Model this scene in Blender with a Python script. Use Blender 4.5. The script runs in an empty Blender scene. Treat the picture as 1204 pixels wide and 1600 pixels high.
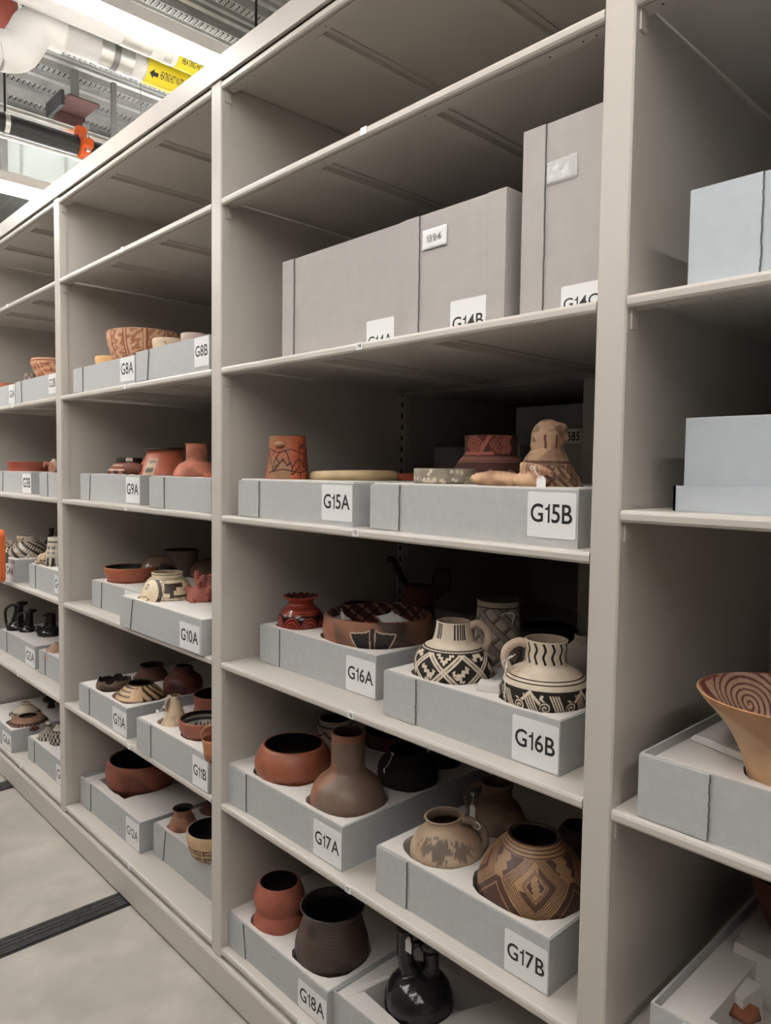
import bpy, bmesh, math, random
import numpy as np
from mathutils import Vector, Matrix
from mathutils.geometry import delaunay_2d_cdt
random.seed(7); rng = np.random.default_rng(7)
SC = bpy.context.scene
COL = SC.collection
PI = math.pi

# ------------------------------------------------------------------ camera
CAMP = Vector((3.063, -1.080, 1.539))
YAW, PITCH, ROLL, FPX = math.radians(-46.625), math.radians(-3.218), math.radians(0.753), 1147.94
FW = Vector((math.sin(YAW)*math.cos(PITCH), math.cos(YAW)*math.cos(PITCH), math.sin(PITCH)))
_r = FW.cross(Vector((0, 0, 1))).normalized(); _u = _r.cross(FW)
RT = _r*math.cos(ROLL) + _u*math.sin(ROLL); UP = -_r*math.sin(ROLL) + _u*math.cos(ROLL)
cam = bpy.data.cameras.new('camera'); camo = bpy.data.objects.new('camera', cam); COL.objects.link(camo)
cam.sensor_fit = 'VERTICAL'; cam.sensor_height = 36.0; cam.lens = FPX/1600*36; cam.clip_start = 0.02
m = Matrix((RT, UP, -FW)).transposed().to_4x4(); m.translation = CAMP; camo.matrix_world = m
SC.camera = camo

# ------------------------------------------------------------------ world, lights, exposure
LAMP_STRENGTH = 51.0
LAMP_COLOR = (1.0, 0.967, 0.92)
W = bpy.data.worlds.new('world'); SC.world = W; W.use_nodes = True
W.node_tree.nodes['Background'].inputs[0].default_value = (0.9, 0.92, 1, 1)
W.node_tree.nodes['Background'].inputs[1].default_value = 0.02
SC.view_settings.view_transform = 'Standard'; SC.view_settings.look = 'None'
SC.view_settings.gamma = 1.0; SC.view_settings.use_curve_mapping = False
SC.view_settings.exposure = 0.0

def at(px, py, ax, val):
    """a point of the photograph (1204x1600) laid on the plane axis=val"""
    d = FW*FPX + RT*(px-602) + UP*(800-py)
    return CAMP + d*((val-CAMP[ax])/d[ax])

# ------------------------------------------------------------------ materials
def srgb(r, g, b):
    f = lambda c: (c/255/12.92) if c/255 <= .04045 else ((c/255+.055)/1.055)**2.4
    return (f(r), f(g), f(b), 1)
def mat(name, col, rough=.6, metal=0, noise=0, scale=20, bump=0, bscale=200, emit=0, spec=.5, var=None, alpha=None):
    M = bpy.data.materials.new(name); M.use_nodes = True
    nt = M.node_tree; B = nt.nodes['Principled BSDF']
    B.inputs['Base Color'].default_value = col; B.inputs['Roughness'].default_value = rough
    B.inputs['Metallic'].default_value = metal; B.inputs['Specular IOR Level'].default_value = spec
    tc = nt.nodes.new('ShaderNodeTexCoord')
    if noise:
        n = nt.nodes.new('ShaderNodeTexNoise'); n.inputs['Scale'].default_value = scale; n.inputs['Detail'].default_value = 6
        nt.links.new(tc.outputs['Object'], n.inputs['Vector'])
        r = nt.nodes.new('ShaderNodeValToRGB')
        c2 = var if var else tuple(c*(1-noise) for c in col[:3])+(1,)
        r.color_ramp.elements[0].position = .3; r.color_ramp.elements[1].position = .7
        r.color_ramp.elements[0].color = c2; r.color_ramp.elements[1].color = col
        nt.links.new(n.outputs['Fac'], r.inputs['Fac']); nt.links.new(r.outputs['Color'], B.inputs['Base Color'])
    if bump:
        n2 = nt.nodes.new('ShaderNodeTexNoise'); n2.inputs['Scale'].default_value = bscale; n2.inputs['Detail'].default_value = 4
        nt.links.new(tc.outputs['Object'], n2.inputs['Vector'])
        b = nt.nodes.new('ShaderNodeBump'); b.inputs['Strength'].default_value = bump; b.inputs['Distance'].default_value = .002
        nt.links.new(n2.outputs['Fac'], b.inputs['Height']); nt.links.new(b.outputs['Normal'], B.inputs['Normal'])
    if emit:
        B.inputs['Emission Color'].default_value = LAMP_COLOR+(1,); B.inputs['Emission Strength'].default_value = emit
    if alpha is not None:
        B.inputs['Alpha'].default_value = alpha
    return M
def potmat(name, rough, spec, var, bump, gl=0):
    """painted pottery: the painted pattern is a colour attribute, worn by noise"""
    M = bpy.data.materials.new(name); M.use_nodes = True; nt = M.node_tree; B = nt.nodes['Principled BSDF']
    at_ = nt.nodes.new('ShaderNodeAttribute'); at_.attribute_name = 'Paint'
    tc = nt.nodes.new('ShaderNodeTexCoord')
    n = nt.nodes.new('ShaderNodeTexNoise'); n.inputs['Scale'].default_value = 28; n.inputs['Detail'].default_value = 8
    nt.links.new(tc.outputs['Object'], n.inputs['Vector'])
    mr = nt.nodes.new('ShaderNodeMapRange'); mr.inputs['From Min'].default_value = .3; mr.inputs['From Max'].default_value = .7
    mr.inputs['To Min'].default_value = 1-var; mr.inputs['To Max'].default_value = 1+var*.5
    nt.links.new(n.outputs['Fac'], mr.inputs['Value'])
    mx = nt.nodes.new('ShaderNodeVectorMath'); mx.operation = 'SCALE'
    nt.links.new(at_.outputs['Color'], mx.inputs[0]); nt.links.new(mr.outputs['Result'], mx.inputs['Scale'])
    nt.links.new(mx.outputs['Vector'], B.inputs['Base Color'])
    B.inputs['Roughness'].default_value = rough; B.inputs['Specular IOR Level'].default_value = spec
    n2 = nt.nodes.new('ShaderNodeTexNoise'); n2.inputs['Scale'].default_value = 130; n2.inputs['Detail'].default_value = 5
    nt.links.new(tc.outputs['Object'], n2.inputs['Vector'])
    b = nt.nodes.new('ShaderNodeBump'); b.inputs['Strength'].default_value = bump; b.inputs['Distance'].default_value = .003
    nt.links.new(n2.outputs['Fac'], b.inputs['Height']); nt.links.new(b.outputs['Normal'], B.inputs['Normal'])
    return M
STEEL = mat('painted_shelf_steel', (.50, .465, .425, 1), .42, bump=.03, bscale=500)
DARKHOLE = mat('dark_hole', (.01, .01, .01, 1), .9)
BOARD = mat('blue_grey_archival_board', (.43, .438, .44, 1), .8, noise=.08, scale=60, bump=.12, bscale=350)
BOARD2 = mat('warm_grey_archival_board', (.41, .385, .37, 1), .8, noise=.07, scale=25, bump=.12, bscale=250)
BOARD3 = mat('pale_blue_board', (.47, .51, .55, 1), .8, noise=.05, scale=40, bump=.12, bscale=350)
EDGE = mat('board_cut_edge', (.13, .13, .13, 1), .9)
FOAM = mat('white_polyethylene_foam', (.70, .665, .64, 1), .75, noise=.05, scale=120, bump=.5, bscale=420)
CARD = mat('white_label_card', (.74, .74, .74, 1), .45)
INK = mat('black_print', (.012, .012, .012, 1), .5)
TAGM = mat('white_tag', (.75, .74, .72, 1), .6)
SLEEVE = mat('clear_plastic_sleeve', (.75, .75, .75, 1), .06, spec=1, bump=1.0, bscale=40, alpha=.38)
TISSUE = mat('grey_tissue', (.42, .40, .39, 1), .8, bump=.3, bscale=100)
CONC = mat('polished_concrete', (.44, .41, .37, 1), .42, noise=.22, scale=3.5, bump=.06, bscale=90)
def speckle(M):
    nt = M.node_tree; B = nt.nodes['Principled BSDF']; src = B.inputs['Base Color'].links[0].from_socket
    tc = nt.nodes.new('ShaderNodeTexCoord'); v = nt.nodes.new('ShaderNodeTexVoronoi'); v.inputs['Scale'].default_value = 3.2; nt.links.new(tc.outputs['Object'], v.inputs['Vector'])
    lt = nt.nodes.new('ShaderNodeMath'); lt.operation = 'LESS_THAN'; lt.inputs[1].default_value = .022; nt.links.new(v.outputs['Distance'], lt.inputs[0])
    n = nt.nodes.new('ShaderNodeTexNoise'); n.inputs['Scale'].default_value = 5; n.inputs['Detail'].default_value = 12; n.inputs['Distortion'].default_value = .25; nt.links.new(tc.outputs['Object'], n.inputs['Vector'])
    r = nt.nodes.new('ShaderNodeValToRGB'); r.color_ramp.elements[0].position = .42; r.color_ramp.elements[0].color = (.90,.90,.90,1); r.color_ramp.elements[1].position = .62; r.color_ramp.elements[1].color = (1.06,1.06,1.06,1); nt.links.new(n.outputs['Fac'], r.inputs['Fac'])
    m1 = nt.nodes.new('ShaderNodeMix'); m1.data_type = 'RGBA'; m1.blend_type = 'MULTIPLY'; m1.inputs['Factor'].default_value = 1; nt.links.new(src, m1.inputs['A']); nt.links.new(r.outputs['Color'], m1.inputs['B'])
    m2 = nt.nodes.new('ShaderNodeMix'); m2.data_type = 'RGBA'; nt.links.new(lt.outputs['Value'], m2.inputs['Factor']); nt.links.new(m1.outputs['Result'], m2.inputs['A']); m2.inputs['B'].default_value = (.06,.055,.05,1)
    nt.links.new(m2.outputs['Result'], B.inputs['Base Color'])
speckle(CONC)
RAIL = mat('dark_rail_steel', (.13, .13, .135, 1), .35, metal=.75, noise=.5, scale=60)
RUBBER = mat('black_rubber', (.012, .012, .012, 1), .7)
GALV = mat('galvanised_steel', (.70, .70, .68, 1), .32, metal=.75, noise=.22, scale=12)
GALVD = mat('dull_steel_and_rib_shade', (.26, .26, .255, 1), .45, metal=.7, noise=.2, scale=12)  # plain dull steel parts, toned dark to deepen the deck's rib shadows too
DUCTM = mat('galvanised_duct_sheet', (.50, .55, .54, 1), .45, metal=.35, noise=.25, scale=2.2)
WHITEP = mat('white_pipe_jacket', (.90, .89, .87, 1), .4, noise=.06, scale=15)
YEL = mat('yellow_marker_band', (.85, .70, .03, 1), .45)
BLKPIPE = mat('black_iron_pipe', (.025, .025, .028, 1), .45, noise=.4, scale=90)
ORG = mat('orange_coupling_paint', (.75, .12, .015, 1), .4)
REDP = mat('dark_red_steel_primer', (.035, .009, .007, 1), .8, noise=.3, scale=30)
REDPIPE = mat('red_pipe_paint', (.42, .10, .07, 1), .45)
WALLM = mat('painted_wall', (.36, .35, .34, 1), .8, noise=.04, scale=4)
LAMPM = mat('lit_diffuser', (.9, .9, .9, 1), .5, emit=LAMP_STRENGTH)
LHOUS = mat('lamp_housing_white', (.66, .64, .61, 1), .4)
MATTE = potmat('painted_pottery_matt', .72, .35, .16, .35)
SATIN = potmat('painted_pottery_burnished', .42, .45, .14, .15)
GLOSS = potmat('polished_pottery', .2, .55, .12, .04)

# ------------------------------------------------------------------ helpers
def tag(o, label=None, cat=None, group=None, kind=None):
    if label: o['label'] = label
    if cat: o['category'] = cat
    if group: o['group'] = group
    if kind: o['kind'] = kind
    return o
def empty(name, loc, label=None, cat=None, group=None):
    o = bpy.data.objects.new(name, None); COL.objects.link(o); o.location = loc; o.empty_display_size = .05
    return tag(o, label, cat, group)
class MB:
    def __init__(s): s.v = []; s.f = []; s.mi = []; s.cur = 0
    def add(s, vs, fs):
        n = len(s.v); s.v += [tuple(v) for v in vs]; s.f += [tuple(i+n for i in f) for f in fs]; s.mi += [s.cur]*len(fs); return s
    def box(s, x0, x1, y0, y1, z0, z1):
        return s.add([(x0,y0,z0),(x1,y0,z0),(x1,y1,z0),(x0,y1,z0),(x0,y0,z1),(x1,y0,z1),(x1,y1,z1),(x0,y1,z1)],
                     [(0,3,2,1),(4,5,6,7),(0,1,5,4),(1,2,6,5),(2,3,7,6),(3,0,4,7)])
    def extrude_x(s, prof, x0, x1):      # prof: closed list of (y,z)
        n = len(prof)
        s.add([(x0,y,z) for y,z in prof]+[(x1,y,z) for y,z in prof],
              [(i,(i+1)%n,n+(i+1)%n,n+i) for i in range(n)]+[tuple(range(n))[::-1], tuple(range(n,2*n))]); return s
    def extrude_y(s, prof, y0, y1, closed=True):      # prof: list of (x,z)
        n = len(prof); k = n if closed else n-1
        fs = [(i,n+i,n+(i+1)%n,(i+1)%n) for i in range(k)]
        if closed: fs += [tuple(range(n)), tuple(range(n,2*n))[::-1]]
        s.add([(x,y0,z) for x,z in prof]+[(x,y1,z) for x,z in prof], fs); return s
    def extrude_z(s, prof, z0, z1):
        n = len(prof)
        s.add([(x,y,z0) for x,y in prof]+[(x,y,z1) for x,y in prof],
              [(i,(i+1)%n,n+(i+1)%n,n+i) for i in range(n)]+[tuple(range(n))[::-1], tuple(range(n,2*n))]); return s
    def tube(s, pts, rad, seg=12, caps=True):
        pts = [Vector(p) for p in pts]; n = len(pts)
        if not hasattr(rad, '__len__'): rad = [rad]*n
        t = [(pts[min(i+1,n-1)]-pts[max(i-1,0)]).normalized() for i in range(n)]
        a = t[0].orthogonal().normalized(); vs = []
        for i in range(n):
            a = (a - t[i]*a.dot(t[i])).normalized(); b = t[i].cross(a)
            for k in range(seg):
                th = 2*PI*k/seg; vs.append(pts[i] + (a*math.cos(th)+b*math.sin(th))*rad[i])
        fs = [(i*seg+k, i*seg+(k+1)%seg, (i+1)*seg+(k+1)%seg, (i+1)*seg+k) for i in range(n-1) for k in range(seg)]
        if caps: fs += [tuple(range(seg))[::-1], tuple((n-1)*seg+k for k in range(seg))]
        return s.add(vs, fs)
    def build(s, name, mats, parent=None, loc=None, smooth=False, bevel=0):
        me = bpy.data.meshes.new(name); me.from_pydata(s.v, [], s.f); me.update()
        for m_ in (mats if isinstance(mats, (list, tuple)) else [mats]): me.materials.append(m_)
        me.polygons.foreach_set('material_index', s.mi)
        o = bpy.data.objects.new(name, me); COL.objects.link(o)
        if smooth: me.shade_smooth()
        if parent: o.parent = parent
        if loc is not None: o.location = loc
        if bevel:
            b = o.modifiers.new('bevel', 'BEVEL'); b.width = bevel; b.segments = 2; b.limit_method = 'ANGLE'; b.angle_limit = .8
        return o
def spline(pts, n=8):
    """Catmull-Rom through 2-D or 3-D points"""
    P = [np.array(p, float) for p in pts]; P = [2*P[0]-P[1]]+P+[2*P[-1]-P[-2]]; out = []
    for i in range(1, len(P)-2):
        for k in range(n):
            t = k/n; a, b, c, d = P[i-1:i+3]
            out.append(.5*((2*b)+(-a+c)*t+(2*a-5*b+4*c-d)*t*t+(-a+3*b-3*c+d)*t**3))
    out.append(P[-2]); return out

_tc = {}
def glyph(ch):
    """one character: verts, faces; the figure 1 gets the flag of a grotesque face"""
    if ch == '1': return np.array([(.20,0),(.33,0),(.33,1),(.235,1),(.20,.86),(.12,.80),(0,.77),(0,.67),(.20,.67)]), [(0,1,2,3,4,8),(4,5,6,7,8)]
    cu = bpy.data.curves.new('txt', 'FONT'); cu.body = ch; cu.size = 1; cu.resolution_u = 4; cu.offset = .012
    o = bpy.data.objects.new('txt', cu); COL.objects.link(o); bpy.context.view_layer.update()
    dg = bpy.context.evaluated_depsgraph_get(); me = bpy.data.meshes.new_from_object(o.evaluated_get(dg))
    v = np.array([x.co[:2] for x in me.vertices]); f = [tuple(p.vertices) for p in me.polygons]; mn = v.min(0); mx = v.max(0)
    bpy.data.objects.remove(o); bpy.data.curves.remove(cu); bpy.data.meshes.remove(me)
    v = (v-mn)/(mx[1]-mn[1]); 
    return v, f
_gc = {}
def text_geo(s):
    """a line of lettering, 1 unit tall capitals, origin at lower left"""
    if s not in _tc:
        V, F, x = [], [], 0.0
        for ch in s:
            if ch == ' ': x += .36; continue
            if ch not in _gc: _gc[ch] = glyph(ch)
            v, f = _gc[ch]; n = len(V)
            if ch == 'A' and x > 0: x -= .08
            V += [(a+x, b) for a, b in v]; F += [tuple(i+n for i in q) for q in f]; x += v[:,0].max()+.13
        _tc[s] = (np.array(V), F)
    return _tc[s]
def text_on_front(s, name, cx, cz, y, w, h, parent, material=INK, off=(0,0,0)):
    """lettering on a plane facing -Y centred at (cx,cz)"""
    v, f = text_geo(s); W_ = v[:,0].max()
    mb = MB(); mb.add([(cx+(a/W_-.5)*w-off[0], y-off[1], cz+(b-.5)*h-off[2]) for a,b in v], f)
    return mb.build(name, material, parent)
def rrect(x0, x1, z0, z1, r, n=4):
    out = []
    for cx, cz, a0 in ((x1-r,z0+r,-90),(x1-r,z1-r,0),(x0+r,z1-r,90),(x0+r,z0+r,180)):
        for k in range(n+1):
            a = math.radians(a0+90*k/n); out.append((cx+r*math.cos(a), cz+r*math.sin(a)))
    return out
def plate(mb, pts, y0, y1):   # polygon (x,z) given thickness in y
    n = len(pts)
    mb.add([(x,y0,z) for x,z in pts]+[(x,y1,z) for x,z in pts],
           [tuple(range(n)), tuple(range(n,2*n))[::-1]]+[(i,n+i,n+(i+1)%n,(i+1)%n) for i in range(n)])
    return mb

# ------------------------------------------------------------------ room
PITCH_X = 1.22; DEP = .722; PW = .0534
LZ = [2.592, 2.281, 1.821, 1.408, .989, .577, .145, 1.481]    # shelf tops, top shelf first; the last is the odd shelf of the right bay
LIP = .020

fl = MB(); fl.box(-6, 6, -4, 3, -.1, 0)
tag(fl.build('floor', CONC), kind='structure')
for nm, b in dict(wall_left=(-6.1,-6,-4,3,-.1,4.3), wall_right=(6,6.1,-4,3,-.1,4.3), wall_back=(-6,6,3,3.1,-.1,4.3), wall_front=(-6,6,-4.1,-4,-.1,4.3)).items():
    w = MB(); w.box(*b); tag(w.build(nm, WALLM), kind='structure')

# acoustic roof deck: ribs along Y with rows of louvred slots
ZD = 4.0
dk = MB(); prof = []
x = -6.0; P_ = .27
nmod = int(12/P_)+1; x0 = -1.55-P_*17
for i in range(nmod+4):
    xx = x0+i*P_
    prof += [(xx-.036,ZD+.012),(xx-.036,ZD),(xx+.036,ZD),(xx+.036,ZD+.012),(xx+.045,ZD+.13),(xx+.078,ZD+.13),(xx+.08,ZD+.02),(xx+.10,ZD+.03),
             (xx+.105,ZD+.10),(xx+.135,ZD+.10),(xx+.14,ZD+.025),(xx+.165,ZD+.025),(xx+.17,ZD+.10),(xx+.185,ZD+.10),(xx+.187,ZD+.05),(xx+.197,ZD+.05),(xx+.199,ZD+.10),(xx+.215,ZD+.10)]
n = len(prof); dk.add([(a,-4,b) for a,b in prof]+[(a,3,b) for a,b in prof], [(i,i+1,n+i+1,n+i) for i in range(n-1)])
dk.cur = 1
dk.box(-6, 6, -4, 3, ZD+.14, ZD+.18)  # backing in darkened steel, its colour standing in for shade between the ribs
deck = tag(dk.build('ceiling', [GALV, GALVD]), kind='structure')
sl = MB()
for i in range(nmod+4):
    xx = x0+i*P_
    if xx > .6 or xx < -4.5: continue
    y = -1.2
    while y < 2.4:
        sl.cur = 0; sl.box(xx-.026, xx+.026, y, y+.008, ZD-.007, ZD+.001)
        sl.cur = 1; sl.box(xx-.026, xx+.026, y+.008, y+.018, ZD-.002, ZD-.0005)
        y += .032
sl.build('ceiling_slots', [GALV, DARKHOLE], deck)

# floor rails of the rolling shelving, running into the shelving
for k, (px, pl) in enumerate(((.538, .640), (-.745, -.645), (1.84, 1.94), (3.14, 3.24))):
    r = empty('floor_rail', ((px+pl)/2, -1, 0), ['dark steel floor rail crossing the concrete near the middle of the plinth',
        'dark steel floor rail crossing the concrete at the far left edge', 'dark steel floor rail running under the bay holding box G17B', 'dark steel floor rail running under the rightmost bay'][k], 'rail')
    w_ = pl-px
    a = MB(); a.box(-w_/2, w_/2, -2.9, 2, -.001, .002); a.build('rail_bed', RUBBER, r)
    b = MB()
    for u in (-.36, -.17, .02, .21, .34): b.box(w_*u-.008, w_*u+.008, -2.9, 2, .001, .006)
    b.box(-w_*.12, w_*.16, -2.9, 2, .001, .004)
    b.build('rail_track', RAIL, r)
# ------------------------------------------------------------------ shelving
names_bay = {-1: 'far left bay', 0: 'second bay from the left', 1: 'middle bay', 2: 'rightmost bay'}
def shelf_profile():
    D = DEP-.004; L = LIP
    return [(.006,0),(.002,-.0015),(0,-.006),(0,-L+.005),(.003,-L+.001),(.006,-L),(.010,-L),(.0105,-L+.004),(.0125,-L+.004),(.013,-L),(.040,-L),(.040,-L+.002),(.0145,-L+.002),
            (.0145,-.003),(D-.016,-.003),(D-.016,-L+.002),(D-.040,-L+.002),(D-.040,-L),(D,-L),(D,0)]
level_word = ['top', 'second', 'third', 'fourth', 'fifth', 'sixth', 'lowest']
numbers = {(1,2):'14',(1,3):'15',(1,4):'16',(1,5):'17'}
def make_shelf(bay, z, label, num=None, mark=False):
    X0 = bay*PITCH_X+PW/2+.0005; X1 = (bay+1)*PITCH_X-PW/2-.0005
    s = empty('shelf', ((X0+X1)/2, 0, z), label, 'shelf', 'grey metal storage shelves')
    h = (X1-X0)/2
    a = MB(); a.extrude_x(shelf_profile(), -h, h)
    a.cur = 1
    for u in (-h+.03,-h+.055,-h+.12,-h+.42,h-.42,h-.12,h-.055,h-.03):
        a.add([(u+.0022*math.cos(t*PI/4), .027+.0022*math.sin(t*PI/4), -LIP-.0004) for t in range(8)], [tuple(range(8))[::-1]])
    a.build('shelf_board', [STEEL, DARKHOLE], s)
    for u in (-.21, .165):
        b = MB(); b.extrude_y([(u-.030,-.0035),(u-.030,-.0065),(u-.016,-.0075),(u-.015,-.0195),(u+.015,-.0195),(u+.016,-.0075),(u+.030,-.0065),(u+.030,-.0035)], .042, DEP-.046)
        b.build('stiffener', STEEL, s)
    for sg in ((-1, 1) if z > .2 else ()):
        c = MB(); c.box(min(sg*h, sg*(h-.0035)), max(sg*h, sg*(h-.0035)), .012, .030, -.052, -LIP-.0005); c.build('shelf_clip', STEEL, s)
    xt = {(1,1):565,(0,1):192,(0,2):195,(0,3):195,(0,4):197,(0,5):197,(0,6):196,(-1,1):12,(-1,2):18,(-1,3):18,(-1,4):18,(-1,5):20,(-1,6):22,(1,2):562,(1,3):559,(1,4):555,(1,5):553}.get((bay, LZ.index(z)) if z in LZ else None)
    if num or mark:
        xx = at(xt, 500, 1, 0)[0]-(X0+X1)/2 if xt else -.20
        t = MB(); plate(t, rrect(xx-.010, xx+.010, -.0165, -.0005, .001), -.0016, -.0002); tg = t.build('number_tag', CARD, s)
        if num: text_on_front(num, 'lettering', xx, -.008, -.0018, .0125, .0095, tg)
    return s
ordn = ['top', 'second from top', 'third from top', 'fourth from top', 'fifth from top', 'sixth from top', 'bottom']
desc = {(1,1):'grey metal shelf above the tall boxes G14A and G14B', (1,2):'grey metal shelf numbered 14 carrying the tall boxes G14A to G14C',
        (1,3):'grey metal shelf numbered 15 carrying boxes G15A and G15B', (1,4):'grey metal shelf numbered 16 carrying boxes G16A and G16B',
        (1,5):'grey metal shelf numbered 17 carrying boxes G17A and G17B', (1,6):'bottom grey metal shelf carrying box G18A',
        (0,2):'grey metal shelf carrying boxes G8A and G8B', (0,3):'grey metal shelf carrying box G9A', (0,4):'grey metal shelf carrying box G10A',
        (0,5):'grey metal shelf carrying boxes G11A and G11B', (0,6):'bottom grey metal shelf carrying box G12A',
        (-1,2):'grey metal shelf carrying boxes G2A and G2B', (-1,3):'grey metal shelf carrying box G3B', (-1,4):'grey metal shelf carrying box G4A',
        (-1,5):'grey metal shelf carrying box G5A', (-1,6):'bottom grey metal shelf carrying box G6A',
        (2,2):'grey metal shelf under the plain pale blue box at right', (2,4):'grey metal shelf carrying the wide box with the spiral bowl',
        (2,5):'grey metal shelf under the open foam box at lower right'}
for bay in (-1, 0, 1, 2):
    for lv in range(7):
        z = LZ[lv]
        if bay == 2 and lv == 3: z = LZ[7]
        lb = desc.get((bay, lv), f'grey metal shelf, {ordn[lv]} in the {names_bay[bay]}')
        if (bay, lv) == (2, 3): lb = 'grey metal shelf under the pale box standing in a shallow lid'
        make_shelf(bay, z, lb, numbers.get((bay, lv)), mark=(lv in (1,2,3,5,6) and bay < 2))
# shelves of the right bay between the odd shelf and the rest need nothing more

# uprights: front post, side panel and slotted rear post
up_lab = {-1:'grey steel upright left of the bay with box G2A', 0:'slim grey steel upright between boxes G2B and G8A', 1:'grey steel upright between box G8B and box G14A',
          2:'wide near grey steel upright right of boxes G15B and G16B', 3:'grey steel upright closing the rightmost bay'}
TOPZ = LZ[0]+.003
for k in range(-1, 4):
    u = empty('shelving_upright', (k*PITCH_X, 0, 0), up_lab[k], 'upright', 'grey steel shelving uprights')
    h = PW/2
    a = MB(); a.extrude_z([(-h,.03),(-h,.003),(-h+.003,0),(h-.003,0),(h,.003),(h,.03)], .118, TOPZ); a.build('post', STEEL, u)
    p = MB(); p.box(-.0225, .0225, .03, DEP-.028, .118, TOPZ); p.build('side_panel', STEEL, u)
    r = MB(); r.box(-h, h, DEP-.027, DEP+.004, .118, TOPZ); r.cur = 1
    for sg in (-1, 1):
        z = .2
        while z < TOPZ-.05:
            r.box(min(sg*h,sg*(h+.0006)), max(sg*h,sg*(h+.0006)), DEP-.017, DEP-.009, z, z+.016)
            z += .038
    r.build('slotted_rear_post', [STEEL, DARKHOLE], u)

# plinth and top fascia, one length per bay
for bay in (-1, 0, 1, 2):
    X0 = bay*PITCH_X; X1 = X0+PITCH_X
    pl = MB(); pr = [(.012,.012),(-.004,.012),(-.004,.100),(-.001,.107),(.004,.1115),(.02,.1115),(.02,.117),(DEP,.117),(DEP,.012)]
    pl.extrude_x(pr, X0+.0004, X1-.0004)
    o = pl.build('shelving_plinth', STEEL); tag(o, f'grey steel base plinth under the {names_bay[bay]}', 'plinth', 'shelving base plinths')
    f = MB(); pr = [(-.006,LZ[0]+.006),(-.006,LZ[0]+.066),(.0,LZ[0]+.069),(DEP,LZ[0]+.069),(DEP,LZ[0]+.060),(.004,LZ[0]+.060),(.004,LZ[0]+.006)]
    f.extrude_x(pr, X0-.008+.0006, X1-.008-.0006)
    o = f.build('top_fascia', STEEL); tag(o, f'grey steel top fascia above the {names_bay[bay]}', 'fascia', 'shelving top fascias')

# shelving of the next aisle seen dark through the open backs
rs = empty('rear_shelving', (1.2, 1.1, 0), 'dark shelving row behind, seen through the open backs', 'shelving')
b = MB()
for k in range(-1, 4): b.box(k*PITCH_X-.02-1.2, k*PITCH_X+.02-1.2, DEP+.03-1.1, .37, .1, TOPZ)
b.build('side_panel', STEEL, rs)
for lv in range(7):
    b = MB(); b.box(-1.22-1.2, 3.66-1.2, DEP+.03-1.1, .37, LZ[lv]-.018, LZ[lv]); b.build('shelf_board', STEEL, rs)
b = MB(); b.box(-1.22-1.2, 3.66-1.2, .375, .385, .1, TOPZ+.06); b.box(-1.22-1.2, 3.66-1.2, DEP+.03-1.1, .385, TOPZ, TOPZ+.06); b.build('added_back_panel', STEEL, rs)  # solid back added so that the row behind stays dark
b = MB(); b.box(1.93-1.2, 1.97-1.2, DEP+.028-1.1, DEP+.058-1.1, .1, TOPZ); b.build('slotted_post', STEEL, rs)

# added facing row, unseen behind the camera, narrowing the light to the aisle
fr = empty('added_facing_row', (1.2, -2.1, 0), 'added grey shelving row across the aisle, unseen behind the camera', 'shelving')
for k in range(-3, 4):
    b = MB(); b.box(k*PITCH_X-.02, k*PITCH_X+.02, -.70, 0, .1, TOPZ); b.build('side_panel', STEEL, fr)
for lv in range(7):
    b = MB(); b.box(-3*PITCH_X, 3*PITCH_X, -.70, 0, LZ[lv]-.018, LZ[lv]); b.build('shelf_board', STEEL, fr)
b = MB(); b.box(-3*PITCH_X, 3*PITCH_X, -.71, -.70, .0, TOPZ+.06); b.box(-3*PITCH_X, 3*PITCH_X, -.70, 0, 0.001, .1); b.build('carcass', STEEL, fr)
# ------------------------------------------------------------------ lamps
def fixture(x0, x1, y0, y1, z, label):
    r = empty('ceiling_lamp', ((x0+x1)/2, (y0+y1)/2, z), label, 'lamp', 'suspended linear lamps')
    h = (x1-x0)/2; l = (y1-y0)/2
    a = MB(); a.extrude_y([(-h-.012,.0),(-h-.012,.045),(-h+.01,.06),(h-.01,.06),(h+.012,.045),(h+.012,.0),(h+.004,0),(h+.004,.03),(-h-.004,.03),(-h-.004,0)], -l, l); a.build('housing', LHOUS, r)
    b = MB(); b.extrude_y([(-h,-.001),(-h,.028),(h,.028),(h,-.001),(h*.9,-.012),(-h*.9,-.012)], -l+.004, l-.004); b.build('diffuser', LAMPM, r)
    b = MB(); b.box(-h+.03, h-.03, -l+.02, l-.02, .0601, .0606); b.build('added_uplight', LAMPM, r)  # unseen glowing strip added to brighten the ceiling
    for yy in (-l*.7, l*.7):
        c = MB(); c.tube([(0,yy,.06),(0,yy,ZD-z-.002)], .002, 6); c.build('hanger_rod', GALVD, r)
    return r
ZL = 3.10
fx0 = at(92,0,2,ZL)[0]; fx1 = at(146,0,2,ZL)[0]
gx0 = at(0,298,2,ZL)[0]; gx1 = at(0,281,2,ZL)[0]
fixture(fx0, fx1, -3.8, 1.9, ZL, 'bright linear lamp at the top left above the yellow marked pipes')
fixture(gx0, gx1, -3.8, 1.9, ZL, 'linear lamp glimpsed low behind the fascia at the left edge')
SP = (fx0+fx1-gx0-gx1)/2
fixture(fx0+SP, fx1+SP, -3.8, 1.9, ZL, 'added linear lamp overhead out of view, nearest the camera')  # unseen lamps from here on are added to light the shelves
fixture(fx0+2.9*SP, fx1+2.9*SP, -3.8, 1.9, ZL, 'added linear lamp overhead out of view, farthest to the right')
fixture(fx0+1.95*SP, fx1+1.95*SP, -3.8, 1.9, ZL, 'added linear lamp overhead out of view, right of the camera')

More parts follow.
